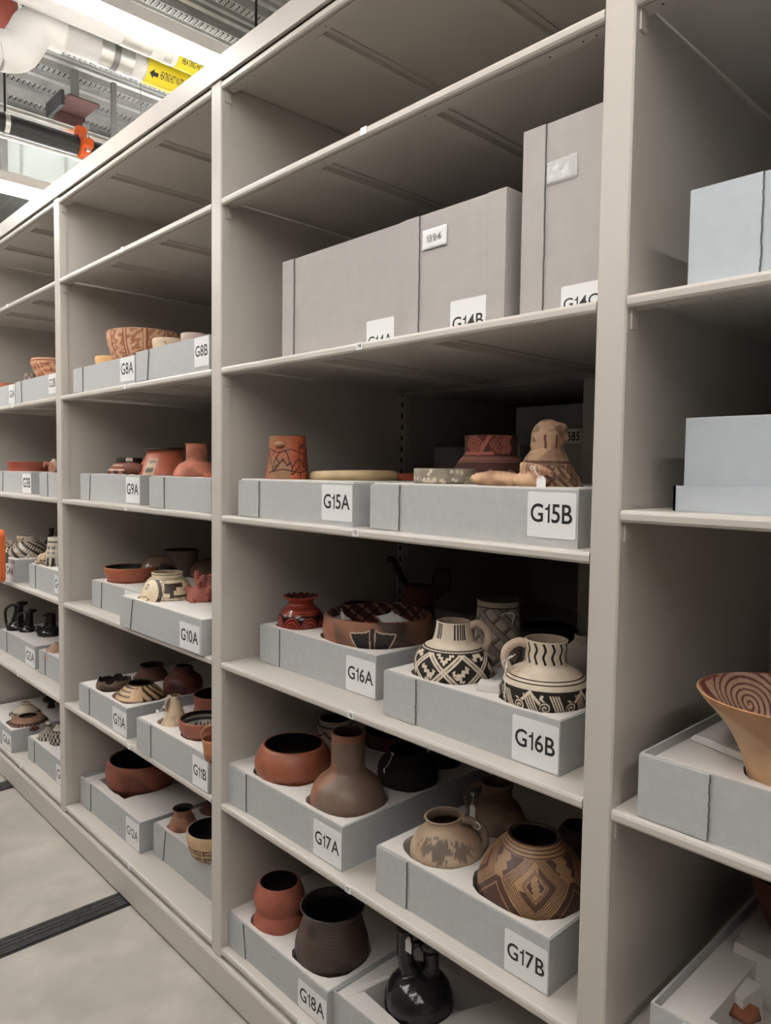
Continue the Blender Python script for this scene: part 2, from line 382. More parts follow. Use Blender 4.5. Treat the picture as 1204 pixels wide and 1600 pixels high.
# ------------------------------------------------------------------ pipes, duct, hangers
def ypipe(name, px, py, z, R, y0, y1, material, label, cat='pipe', seg=40):
    p = at(px, py, 2, z); o = empty(name, (p[0], (y0+y1)/2, z), label, cat)
    m_ = MB(); m_.tube([(0,y0-(y0+y1)/2,0),(0,y1-(y0+y1)/2,0)], R, seg); b = m_.build('pipe_run', material, o, smooth=False)
    b.data.shade_smooth()
    return o, p
def band(parent, name, material, R, y0, y1, seg=40):
    m_ = MB(); m_.tube([(0,y0,0),(0,y1,0)], R, seg, caps=False); o = m_.build(name, material, parent, smooth=True); return o
def wrap_text(s, parent, R, ystart, length, hgt, ang0, name='lettering', pts=None):
    """lettering wrapped round a pipe along Y, reading away from the viewer; ang0 measured from -Z towards +X"""
    if pts is None: v, f = text_geo(s); Wd = v[:,0].max()
    else: v, f = pts; v = np.array(v, float); Wd = v[:,0].max()
    bm = bmesh.new(); bv = [bm.verts.new((a, b_, 0)) for a, b_ in v]
    for q in f:
        try: bm.faces.new([bv[i] for i in q])
        except ValueError: pass
    bmesh.ops.triangulate(bm, faces=bm.faces[:]); bmesh.ops.subdivide_edges(bm, edges=bm.edges[:], cuts=3, use_grid_fill=True)
    bm.verts.index_update(); v = [x.co[:2] for x in bm.verts]; f = [[x.index for x in q.verts] for q in bm.faces]; bm.free()
    mb = MB(); vs = []
    for a, b_ in v:
        th = ang0+(b_-.5)*hgt/R
        vs.append((math.sin(th)*R, ystart+a/Wd*length, -math.cos(th)*R))
    mb.add(vs, f); return mb.build(name, INK, parent)
ZP = 3.5
def at_y(px, py, z): return at(px, py, 2, z)[1]
# the big pipe nearer the bottom, with an elbow dropping towards the left
c = at(222, 104, 2, ZP); bigx = c[0]; bigR = .068
ce = at(100, 40, 2, ZP)
ye = at(75, 35, 2, ZP)[1]
bp = empty('insulated_pipe', (bigx, ye, ZP), 'large white insulated pipe with a rounded elbow and a yellow band with an arrow', 'pipe')
pts = [(0, 3.0-ye, 0), (0, .06, 0)]
m_ = MB(); m_.tube(pts, bigR, 40); m_.build('pipe_run', WHITEP, bp, smooth=True)
ctr = [(0,.08,0),(0,.0,0),(0,-.05,-.03),(0,-.08,-.09),(0,-.12,-.15),(0,-.20,-.175),(0,-.32,-.18),(0,-1.2,-.18)]
m_ = MB(); m_.tube([tuple(p) for p in spline(ctr, 6)], bigR*1.22, 32); m_.build('elbow', WHITEP, bp, smooth=True)
yb = at(222, 104, 2, ZP)[1]-ye
yo = band(bp, 'yellow_band', YEL, bigR+.0012, yb+.0, yb+.75)
tl = at(160, 80, 2, ZP)[1]-ye
band(bp, 'steel_sleeve', GALV, bigR+.002, tl-.03, tl+.13)
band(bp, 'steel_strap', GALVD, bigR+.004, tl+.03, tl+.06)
band(bp, 'grey_stripe', GALV, bigR+.001, tl+.185, tl+.20)
yt = at(241,113,2,ZP)[1]-ye; yt2 = at(300,138,2,ZP)[1]-ye
wrap_text('HEATING HOT WATER SUPPLY', yo, bigR+.002, yt, (yt2-yt)*.80, .036, math.radians(58))
wrap_text('', yo, bigR+.002, yb+.012, .045, .044, math.radians(52), 'arrow', pts=([(0,.5),(.5,1),(.5,.72),(1,.72),(1,.28),(.5,.28),(.5,0)], [tuple(range(7))]))
c2 = at(275, 88, 2, ZP); smx = c2[0]; smR = .05
sp = empty('insulated_pipe', (smx, 0, ZP), 'thinner white insulated pipe running between the bright lamp and the big pipe', 'pipe')
m_ = MB(); m_.tube([(0,-1.2,0),(0,3,0)], smR, 36); m_.build('pipe_run', WHITEP, sp, smooth=True)
yb = at(266, 92, 2, ZP)[1]
yo = band(sp, 'yellow_band', YEL, smR+.0012, yb, yb+.8)
wrap_text('HEATING HOT WATER RETURN', yo, smR+.002, yb+.02, .25, .030, math.radians(55))
yb = at(205, 62, 2, ZP)[1]
band(sp, 'steel_sleeve', GALV, smR+.002, yb-.06, yb+.08)
band(sp, 'grey_stripe', GALV, smR+.002, yb+.14, yb+.18)
# red pipe at the corner
c = at(3, 40, 2, 3.62)
rp = empty('red_pipe', tuple(c), 'dull red pipe end at the top left corner beside the white elbow', 'pipe')
m_ = MB(); m_.tube([tuple(p) for p in spline([(0,0,.10),(0,0,.03),(-.03,0,-.03),(-.10,0,-.06),(-.3,0,-.06)],6)], .07, 28); m_.build('pipe_bend', REDPIPE, rp, smooth=True)
m_ = MB(); m_.tube([(0,0,.10),(0,0,ZD-3.62-.01)], .07, 28); m_.build('riser', REDPIPE, rp, smooth=True)
# black sprinkler main with orange coupling
zb = 3.35
c = at(60, 210, 2, zb); bx = c[0]
bk = empty('black_pipe', (bx, 0, zb), 'black iron pipe hung below the roof deck at the left', 'pipe')
m_ = MB(); m_.tube([(0,-1.5,0),(0,3,0)], .055, 32); m_.build('pipe_run', BLKPIPE, bk, smooth=True)
yc = at(127, 232, 2, zb)[1]
cp = empty('pipe_coupling', (bx, yc, zb), 'orange grooved coupling clamped round the black pipe', 'coupling')
m_ = MB(); m_.tube([(0,-.03,0),(0,-.026,0),(0,.026,0),(0,.03,0)], [.064,.073,.073,.064], 28); m_.build('coupling_ring', ORG, cp, smooth=False)
for sx in (-1, 1):
    m_ = MB(); m_.box(sx*.082-.02, sx*.082+.02, -.028, .028, -.024, .024); m_.build('bolt_lug', ORG, cp, bevel=.006)
    m_ = MB(); m_.tube([(sx*.085,0,-.045),(sx*.085,0,.045)], .009, 8); m_.build('bolt', GALV, cp)
m_ = MB(); m_.box(-.03, .035, -.04, .02, .05, .11); m_.build('saddle_outlet', ORG, cp, bevel=.012)
c = at(20, 176, 2, zb+.12)
sv = empty('steel_conduit', (c[0], 0, zb+.12), 'silver steel conduit running just above the black pipe', 'conduit')
m_ = MB(); m_.tube([(0,-1.5,0),(0,3,0)], .030, 20); m_.build('conduit_run', GALV, sv, smooth=True)
c = at(60, 229, 2, zb-.07)
sv = empty('steel_conduit', (c[0], 0, zb-.07), 'thin steel conduit running just under the black pipe', 'conduit')
m_ = MB(); m_.tube([(0,-1.5,0),(0,3,0)], .010, 10); m_.build('conduit_run', GALV, sv, smooth=True)
c = at(8, 200, 0, bx)
hg = empty('pipe_hanger', (bx, c[1], zb), 'steel strap hanger and rod carrying the black pipe', 'hanger')
m_ = MB(); m_.tube([(0,-.012,0),(0,.012,0)], .060, 28, caps=False); m_.build('strap', GALV, hg, smooth=True)
m_ = MB(); m_.tube([(0,0,.058),(0,0,ZD-zb)], .006, 8); m_.build('rod', DARKHOLE, hg)
c = at(177, 130, 2, ZD); 
for (px_, lab, rr) in ((177, 'grey steel strut hanging from the deck between the pipes and fascia', .014), (400, 'thin dark threaded rod above the middle bay', .005)):
    c = at(px_, 130 if px_ == 177 else 0, 2, ZD)
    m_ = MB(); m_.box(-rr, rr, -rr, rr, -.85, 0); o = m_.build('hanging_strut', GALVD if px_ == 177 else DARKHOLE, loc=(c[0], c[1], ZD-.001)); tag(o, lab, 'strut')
# rust red steel bracket with stencilled mark
c = at(117, 182, 2, 3.72)
bt = empty('steel_bracket', tuple(c), 'rust red and dark steel bracket above the orange coupling', 'bracket')
m_ = MB(); m_.box(-.16,.10,-.12,-.10,.0,.09); m_.build('dark_plate', BLKPIPE, bt)
m_ = MB(); m_.box(-.10,.14,-.09,.10,.05,.062); m_.box(-.10,-.088,-.09,.10,-.05,.05); m_.box(-.2,-.10,-.05,.09,-.06,-.05); m_.build('red_plate', REDP, bt, bevel=.01)
m_ = MB(); m_.box(-.02,.02,-.02,.02,.06,ZD-3.72-.003); m_.box(-.03,.0,.05,.09,-.30,-.02); m_.build('bracket_stem', GALVD, bt)
# duct
XD = -2.05
zt = at(10, 206, 0, XD)[2]; zo = at(10, 290, 0, XD)[2]
du = empty('air_duct', (XD, 0, zo), 'galvanised sheet metal air duct behind the black pipe', 'duct')
m_ = MB(); m_.box(-.6, 0, -1.6, 2.4, 0, zt-zo); m_.build('duct_body', DUCTM, du)
for px_ in (33, 102):
    yy = at(px_, 240, 0, XD)[1]
    m_ = MB(); m_.box(-.61, .012, yy-.006, yy+.006, -.01, zt-zo+.01); m_.build('duct_seam', GALV, du)
yy = at(6, 240, 0, XD+.06)[1]
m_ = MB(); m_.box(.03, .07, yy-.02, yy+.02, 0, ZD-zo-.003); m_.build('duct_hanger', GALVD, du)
c = at(0, 330, 0, -3.2)
m_ = MB(); m_.box(-3.6, -3.2, -2, 2.5, c[2], c[2]+.25); o = m_.build('air_duct', DUCTM); tag(o, 'pale duct underside low behind the second lamp', 'duct')
# ------------------------------------------------------------------ pottery engine
def C3(r, g, b): return np.array(srgb(r, g, b)[:3])
CREAM = C3(222,205,182); BLACKP = C3(38,32,30); TERRA = C3(186,98,68); ORANGE = C3(190,88,45); DKBR = C3(70,46,38)
TAN = C3(200,170,138); BROWN = C3(120,80,58); WHITEC = C3(222,212,198); RED = C3(150,62,45)
class Paint:
    def __init__(s, a, S, t, inner, x, y, z, R):
        s.a, s.s, s.t, s.inner, s.x, s.y, s.z, s.R = a, S, t, inner, x, y, z, R
        s.c = np.ones((len(a), 3))*.5; s.on = ~inner
    def fill(s, c): s.c[:] = c; return s
    def inside(s, c): s.c[s.inner] = c; return s
    def put(s, m, c, both=False): s.c[m & (s.on if not both else True)] = c; return s
    def ring(s, s0, s1, c): return s.put((s.s > s0) & (s.s < s1), c)
    def dist(s, pts):
        d = np.full(len(s.a), 1e9)
        for (x0,y0),(x1,y1) in zip(pts[:-1], pts[1:]):
            vx, vy = x1-x0, y1-y0; L = vx*vx+vy*vy+1e-12
            t = np.clip(((s.a-x0)*vx+(s.s-y0)*vy)/L, 0, 1)
            d = np.minimum(d, np.hypot(s.a-x0-t*vx, s.s-y0-t*vy))
        return d
    def line(s, pts, w, c): return s.put(s.dist(pts) < w/2, c)
    def lines(s, L, w, c):
        for p in L: s.line(p, w, c)
        return s
    def poly(s, pts, c):
        ins = np.zeros(len(s.a), bool); n = len(pts)
        for i in range(n):
            x0,y0 = pts[i]; x1,y1 = pts[(i+1)%n]
            m_ = ((y0 > s.s) != (y1 > s.s)); xi = x0+(s.s-y0)*(x1-x0)/((y1-y0) or 1e-9)
            ins ^= m_ & (s.a < xi)
        return s.put(ins, c)
    def noise(s, f, k=0):
        x, y, z = s.x/s.R*f, s.y/s.R*f, s.z/s.R*f; o = np.zeros(len(s.a))
        for i in range(5):
            r_ = np.random.default_rng(k*17+i); v = r_.normal(size=3); v /= np.linalg.norm(v)
            o += np.sin((x*v[0]+y*v[1]+z*v[2])*(1+.7*i)+r_.uniform(0, 6.28)+1.3*np.sin(x*v[2]*2+y*v[0]*1.7+z*1.3))/(1+.4*i)
        return o/2.2
    def blot(s, f, thr, c, k=0, amt=.8, soft=.35):
        w = np.clip((s.noise(f, k)-thr)/soft, 0, 1)[:,None]*amt
        w[s.inner] = 0
        s.c = s.c*(1-w)+np.array(c)*w; return s
def tri(u): return np.abs((u % 1)-.5)*4-1

POTS = []
# row of the photograph where the front of a pot meets its foam, keyed by its rim centre
CONTACT = {(470,931):990,(591,958):1023,(709,970):1080,(853,998):1121,(778,936):1042,(459,1161):1228,(544,1143):1283,(637,1170):1237,(693,1274):1356,(776,1221):1308,
 (834,1303):1434,(436,1376):1466,(519,1413):1526,(203,885):912,(250,868):905,(261,894):941,(178,1061):1081,(219,1066):1101,(237,1038):1066,(286,1040):1086,(274,1087):1134,
 (319,1121):1157,(336,1083):1116,(335,1153):1186,(221,1183):1237,(286,1262):1305,(331,1294):1345,(40,1097):1121,(44,1118):1138,(76,1127):1158,(95,1130):1165,(44,838):874,(88,839):888,(1240,1088):1222}
def solve_contact(rx, ry, wpx, prof, cy, ztop, b):
    """the front of the pot touches the foam top at row cy; the rim centre is seen at (rx,ry)"""
    R = .06; pr = np.array(spline(prof, 4)); fr = at(rx, cy, 2, ztop); d = (fr-CAMP); d.z = 0; L0 = d.length; d.normalize(); rf = .8
    ray = at(rx, ry, 1, 1.0)-CAMP; ray /= math.hypot(ray.x, ray.y)
    for _ in range(30):
        p = CAMP+ray*(L0+rf*R); dep = (p[2]-ztop)/R
        rf = float(np.interp(max(dep, 0), pr[:,1], pr[:,0])); rf = min(max(rf, .35), 1)
        ymin = b['Y0']+.014+rf*R                  # never nearer than the front wall of its box
        if p[1] < ymin: p = CAMP+ray*((ymin-CAMP[1])/ray.y)
        c = Vector((p[0], p[1], p[2]-.45*prof[-1][1]*R)); R = wpx/2*(c-CAMP).dot(FW)/FPX
    return p, R
def col_attr(me, c):
    a = me.color_attributes.new('Paint', 'FLOAT_COLOR', 'POINT')
    c = np.asarray(c); c = c*.97; L = c @ np.array([.3,.55,.15]); c = L[:,None]+(c-L[:,None])*.86
    buf = np.ones((len(me.vertices), 4), np.float32); buf[:,:3] = np.clip(c, 0, 1); a.data.foreach_set('color', buf.ravel())
def solve(rx, ry, wpx, H, zfloor, Y=None):
    """place a pot: rim centre pixel, widest diameter in pixels, height in radii, resting on zfloor (or at depth Y)"""
    R = .06
    for _ in range(40):
        p = at(rx, ry, 2, zfloor+H*R) if Y is None else at(rx, ry, 1, Y)
        c = Vector((p[0], p[1], p[2]-.45*H*R)); R = wpx/2*(c-CAMP).dot(FW)/FPX
    return p, R
def pot(name, label, box, lvl, rx, ry, wpx, prof, paint, mtl=None, Y=None, seg=96, sub=5, wall=.07, cat='pot', tilt=(0,0), fn=None, inner_c=None, wob=.006, zoff=.014, group=None):
    H = prof[-1][1]; zf = LZ[lvl]+zoff
    cy = CONTACT.get((rx, ry))
    if cy: p, R = solve_contact(rx, ry, wpx, prof, cy, LZ[lvl]+BOX[box]['h'], BOX[box])
    elif box:                                     # nearest depth at which the pot stands inside its box
        b = BOX[box]; best = None
        for Y_ in np.arange(b['Y0']+.03, b['Y1']-.03, .01):
            p, R = solve(rx, ry, wpx, H, zf, float(Y_)); g = .008
            viol = max(b['X0']+g+R-p[0], 0)+max(p[0]+R-b['X1']+g, 0)+max(b['Y0']+g+R-p[1], 0)+max(p[1]+R-b['Y1']+g, 0)
            sc = viol*20+abs(Y_-Y)
            if best is None or sc < best[0]: best = (sc, float(Y_))
        Y = best[1]; p, R = solve(rx, ry, wpx, H, zf, Y)
    else: p, R = solve(rx, ry, wpx, H, zf, Y)
    zr = p[2]-zf                                  # rim height over the box floor
    sp_ = np.array(spline([(r, d) for r, d in prof], sub)); sp_[:,0] = np.maximum(sp_[:,0], 0)
    r = sp_[:,0]*R; z = -sp_[:,1]*R
    if zr < H*R:                                  # the hidden foot is fitted to the box floor
        k_ = .55*zr; z = np.where(z < -k_, -k_+(z+k_)*(zr-k_)/(H*R-k_), z)
    lim = .072 if box else 0
    if zr > H*R+lim: z = np.where(z < -.6*H*R, -.6*H*R+(z+.6*H*R)*((zr-lim)-.6*H*R)/(.4*H*R), z)
    z = z - z.min(); Hh = z.max()
    zbase = p[2]-Hh
    no = len(r)
    # inner wall
    wl = wall*R; ri = np.maximum(r-wl, 0); zi = np.maximum(z, wl*1.2)
    k = (ri > 0.02*R); ri = ri[k]; zi = zi[k]
    rr = np.concatenate([r[::-1], [r[0]-wl*.5], ri, [0]]); zz = np.concatenate([z[::-1], [z[0]+wl*.25], zi, [zi[-1]]])
    inn = np.array([False]*no+[False]+[True]*(len(ri)+1))
    # refine rings evenly
    ds = np.hypot(np.diff(rr), np.diff(zz)); S = np.concatenate([[0], np.cumsum(ds)])
    phi = math.atan2(CAMP[1]-p[1], CAMP[0]-p[0])
    th = np.arange(seg)*2*PI/seg
    if seg >= 300:
        nr = int(S[-1]/(2*PI*R/seg)); S2 = np.union1d(np.linspace(0, S[-1], nr), S[[no-1, no, no+1]])
        rr2 = np.interp(S2, S, rr); zz2 = np.interp(S2, S, zz); inn = S2 > S[no]+1e-9; rr, zz, S = rr2, zz2, S2
    nr = len(rr)
    A, Rr = np.meshgrid(th, rr); _, Zz = np.meshgrid(th, zz); _, Sg = np.meshgrid(th, S); _, In = np.meshgrid(th, inn)
    wv = 1+wob*np.sin(2*A+1)+wob*.7*np.sin(3*A+Zz/R*3)+wob*.5*np.sin(5*A+Zz/R*5)
    Rr = Rr*wv
    if fn: Rr, Zz = fn(A-phi, Rr, Zz, R, Hh, Sg/R)
    X = Rr*np.cos(A); Yy = Rr*np.sin(A)
    V = np.stack([X, Yy, Zz], -1).reshape(-1, 3)
    i = np.arange(nr-1)[:,None]*seg; j = np.arange(seg)[None]; j2 = (j+1) % seg
    F = np.stack([i+j, i+j2, i+seg+j2, i+seg+j], -1).reshape(-1, 4)
    me = bpy.data.meshes.new(name); me.vertices.add(len(V)); me.vertices.foreach_set('co', V.astype(np.float32).ravel())
    me.loops.add(F.size); me.loops.foreach_set('vertex_index', F.astype(np.int32).ravel())
    me.polygons.add(len(F)); me.polygons.foreach_set('loop_start', np.arange(0, F.size, 4, dtype=np.int32))
    me.update(calc_edges=True); me.validate(); me.shade_smooth()
    a = (A-phi+PI) % (2*PI)-PI
    P = Paint(a.ravel(), Sg.ravel()/R, (Zz/Hh).ravel(), In.ravel(), V[:,0], V[:,1], V[:,2], R)
    P.S0 = S[np.argmax(inn)-1]/R if inn.any() else S[-1]/R    # arc length at the rim
    paint(P)
    if inner_c is not None: P.inside(inner_c)
    col_attr(me, P.c); me.materials.append(mtl or MATTE)
    o = bpy.data.objects.new(name, me); COL.objects.link(o)
    o.location = (p[0], p[1], zbase)
    if tilt != (0, 0):   # lean: degrees to the right, degrees to the viewer
        ax = Matrix.Rotation(phi+PI/2, 4, 'Z')
        o.rotation_mode = 'XYZ'
        vdir = Vector((math.cos(phi), math.sin(phi), 0)); rdir = Vector((-math.sin(phi), math.cos(phi), 0))
        q = Matrix.Rotation(math.radians(tilt[0]), 4, vdir) @ Matrix.Rotation(math.radians(-tilt[1]), 4, rdir)
        piv = Vector((p[0], p[1], p[2])); 
        o.matrix_world = Matrix.Translation(piv) @ q @ Matrix.Translation((0, 0, -Hh))
    tag(o, label, cat, group)
    POTS.append(dict(o=o, box=box, x=p[0], y=p[1], r=r, z=z+zbase, R=R, zb=zbase, phi=phi, rim=p, H=Hh))
    return POTS[-1]
def local(P, az, rad, d):      # point at azimuth (deg, + to the viewer's right), rad and depth below rim in radii, pot local
    th = P['phi']+math.radians(az)
    return (rad*P['R']*math.cos(th), rad*P['R']*math.sin(th), P['H']-d*P['R'])
def handle(P, path, rad, c, mtl=None, name='handle', seg=12, n=6, flat=1):
    pts = [tuple(v) for v in spline([local(P, *q) for q in path], n)]
    m_ = MB(); m_.tube(pts, rad*P['R'], seg); o = m_.build(name, mtl or MATTE, P['o'], smooth=True)
    col_attr(o.data, np.tile(c, (len(o.data.vertices), 1))); return o
def wtag(o, px, py, Y, w=.02, h=.034, string=None, lab='white paper tag'):
    """paper tag on a thread; px,py its centre, string the pixel where it is tied"""
    inv = o.matrix_world.inverted() if o.rotation_euler != Vector((0,0,0)) else Matrix.Translation(-o.location)
    bpy.context.view_layer.update(); inv = o.matrix_world.inverted()
    c = at(px, py, 1, Y)
    pts = [(c[0]-w/2,c[2]-h/2),(c[0]+w/2,c[2]-h/2),(c[0]+w/2,c[2]+h/2-.006),(c[0]+w/4,c[2]+h/2),(c[0]-w/4,c[2]+h/2),(c[0]-w/2,c[2]+h/2-.006)]
    m_ = MB(); plate(m_, pts, Y-.0006, Y); m_.v = [tuple(inv @ Vector(v)) for v in m_.v]; t = m_.build('paper_tag', TAGM, o); t['label'] = lab
    if string:
        s0 = at(string[0], string[1], 1, string[2] if len(string) > 2 else Y)
        tp = Vector((c[0], Y-.001, c[2]+h/2-.004)); mid = (s0+tp)/2+Vector((.004,-.004,-.004))
        m_ = MB(); m_.tube([inv @ Vector(v) for v in spline([s0, mid, tp], 5)], .0009, 6)
        lp = [s0+Vector((.005*math.cos(q*PI/4), -.003, .003*math.sin(q*PI/4))) for q in range(9)]
        m_.tube([inv @ v for v in lp], .0009, 6)
        m_.build('thread', TAGM, o)
def blob(name, parts, paint, R, loc, voxel=.003, mtl=None, smooth=4):
    """fuse ellipsoids ('e',centre,radii[,rot]) and tapering limbs ('t',points,radii) into one skin"""
    m_ = MB()
    for q in parts:
        if q[0] == 'e':
            bm = bmesh.new(); bmesh.ops.create_icosphere(bm, subdivisions=3, radius=1)
            M = Matrix.Translation(q[1]) @ (q[3].to_4x4() if len(q) > 3 else Matrix()) @ Matrix.Diagonal((*q[2], 1))
            bm.verts.ensure_lookup_table()
            m_.add([M @ v.co for v in bm.verts], [[v.index for v in f.verts] for f in bm.faces]); bm.free()
        else: m_.tube([tuple(v) for v in spline(q[1], 5)], list(np.interp(np.linspace(0,1,(len(q[1])-1)*5+1), np.linspace(0,1,len(q[2])), q[2])), 14)
    t = m_.build('tmp', MATTE)
    r = t.modifiers.new('r', 'REMESH'); r.mode = 'VOXEL'; r.voxel_size = voxel
    s = t.modifiers.new('s', 'SMOOTH'); s.iterations = smooth; s.factor = .5
    bpy.context.view_layer.update(); dg = bpy.context.evaluated_depsgraph_get()
    me = bpy.data.meshes.new_from_object(t.evaluated_get(dg)); me.name = name
    bpy.data.objects.remove(t)
    V = np.empty(len(me.vertices)*3, np.float32); me.vertices.foreach_get('co', V); V = V.reshape(-1, 3)
    phi = math.atan2(CAMP[1]-loc[1], CAMP[0]-loc[0])
    a = (np.arctan2(V[:,1], V[:,0])-phi+PI) % (2*PI)-PI
    P = Paint(a, V[:,2]/R, V[:,2]/max(V[:,2].max(), 1e-6), np.zeros(len(V), bool), V[:,0], V[:,1], V[:,2], R); paint(P); col_attr(me, P.c)
    me.materials.clear(); me.materials.append(mtl or MATTE); me.shade_smooth()
    o = bpy.data.objects.new(name, me); COL.objects.link(o); o.location = loc; return o
def foot(o, box, x, y, R, zb, pr=None): POTS.append(dict(o=o, box=box, x=x, y=y, r=np.array([R, R]), z=np.array([zb, zb+.2]), R=R, zb=zb))
def frame_at(loc):
    """right, back and up directions as seen from the camera, at a place"""
    phi = math.atan2(CAMP[1]-loc[1], CAMP[0]-loc[0])
    return Vector((-math.sin(phi), math.cos(phi), 0)), Vector((-math.cos(phi), -math.sin(phi), 0)), Vector((0,0,1))

# ------------------------------------------------------------------ paints
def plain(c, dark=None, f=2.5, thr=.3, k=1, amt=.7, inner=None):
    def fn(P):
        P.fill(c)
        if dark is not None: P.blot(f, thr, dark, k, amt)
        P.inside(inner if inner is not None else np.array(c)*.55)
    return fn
def bw(kind, base=CREAM, ink=BLACKP, s0=.5, s1=1.6, n=8, inner=None):
    """bands of black on white (or ink on base) geometric painting between arc lengths s0 and s1"""
    def fn(P):
        P.fill(base); a, s = P.a, P.s; u = a*n/(2*PI); h = (s-s0)/(s1-s0); z_ = (h > 0) & (h < 1)
        if kind == 'zig':
            P.put(z_ & (np.abs(((h*4+tri(u)*.5) % 1)-.5) < .22), ink)
        elif kind == 'diamond':
            q = np.abs(tri(u))*.9+np.abs((h*2 % 1)-.5)*2*.9; P.put(z_ & ((q*4 % 1) < .5), ink)
        elif kind == 'hatch':
            P.put(z_ & (((a*n+s*n*.8) % 1) < .45) & (np.abs(tri(u)) < .75), ink); P.put(z_ & (np.abs(np.abs(tri(u))-.8) < .06), ink)
        elif kind == 'key':
            fx = (u*2 % 1); fy = ((s-s0)*n/PI % 1); q = np.maximum(np.abs(fx-.5), np.abs(fy-.5))*2
            P.put(z_ & ((q*3 % 1) < .5) & ~((fx > .5) & (np.abs(fy-.5) < .08)), ink)
        elif kind == 'check':
            P.put(z_ & (((np.floor(u*4)+np.floor(h*6)) % 2) < 1), ink)
        elif kind == 'stripes':
            P.put(z_ & ((h*n % 1) < .45), ink)
        P.put((np.abs(h) < .03) | (np.abs(h-1) < .03), ink)
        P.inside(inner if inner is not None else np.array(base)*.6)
    return fn
def paint_pitcher1(P):      # bars on the neck, bold slanting lattice of white lines and saw-toothed lines on black
    P.fill(CREAM); K = BLACKP; S0 = P.S0; a, s = P.a, P.s
    P.blot(3, .5, C3(190,160,128), 3, .5)
    for x_ in (-.98,-.86,-.73,.05,.22,.36,.48,.6,1.4,1.55,1.7,2.4,2.6,2.8,-1.9,-2.05,-2.2):
        P.put((np.abs(a-x_) < .042) & (s > S0-.45) & (s < S0-.05), K)
    P.ring(S0-.015, S0+.1, K)
    top = S0-.80
    P.ring(top-.02, top+.03, K); P.ring(top-.1, top-.05, K)
    zone = (s < top-.10) & (s > .35)
    b = zone.copy(); P.put(b, K)
    y = s-.35; per = .92
    for sg, off in ((1, 0.0), (-1, .46)):
        u = (a*sg*.95+y+off)/per; fr = u % 1
        lane = (np.floor(u) % 2) < 1
        P.put(zone & (np.abs(fr-.06) < .045), CREAM); P.put(zone & (np.abs(fr-.94) < .045), CREAM)
        saw = .5+.055*tri((a*sg-y)*5.5)
        other = (( (a*-sg*.95+y+(.46 if sg == 1 else 0))/per) % 1)
        P.put(zone & (np.abs(fr-saw) < .09) & (other > .16) & (other < .8) & (lane if sg == 1 else ~lane), CREAM)
        saw2 = .28+.05*tri((a*sg-y)*6)
        P.put(zone & (np.abs(fr-saw2) < .06) & (other > .2) & (other < .8) & (~lane if sg == 1 else lane), CREAM)
    P.inside(C3(150,130,110))
def paint_pitcher2(P):      # wavy bars on the neck, three rings, pairs of sloping stripe bundles with scrolls on black
    P.fill(CREAM); K = BLACKP; S0 = P.S0; a, s = P.a, P.s
    P.blot(3, .5, C3(190,160,128), 5, .5)
    for i, x_ in enumerate(np.arange(-3.0, 3.1, .42)):
        P.put((np.abs(a-x_-.05*np.sin((s)*19)) < .060) & (s > S0-.56) & (s < S0-.07), K)
    P.ring(S0-.02, S0+.1, K)
    t0 = S0-1.02
    for q in (0, .10): P.ring(t0-q-.035, t0-q, K)
    zt = t0-.26
    zone = (s < zt) & (s > .3); P.put(zone, K)
    # big pale chevrons
    ph = (a+.35)*.9; d = np.abs(s-(zt-.03-.75*np.abs(tri(ph/2.3+.25))*.9)); P.put(zone & (d < .05), CREAM)
    u = a*1.0+(s-.3)*.42; fr = (u/.62) % 1
    low = zone & (s < zt-.08)
    for q in (.06,.16,.26,.36): P.put(low & (np.abs(fr-q) < .028), CREAM)
    saw = .72+.05*tri(s*7); P.put(low & (np.abs(fr-saw) < .06) & (((s*2.1+np.floor(u/.62)*.5) % 1) < .62), CREAM)
    for i in range(-5, 6):      # scrolls
        for j, yy in enumerate((zt-.38, zt-.85)):
            cx_ = i*.62+.43-(yy-.3)*.42+j*.05; dx = a-cx_; dy = s-yy; r_ = np.hypot(dx, dy); an = np.arctan2(dy, dx)
            P.put(zone & (r_ < .15), K); P.put(zone & (r_ < .13) & (((r_/.075-an/(2*PI)) % 1) < .5), CREAM)
    P.ring(.25, .3, CREAM); P.inside(C3(150,130,110))
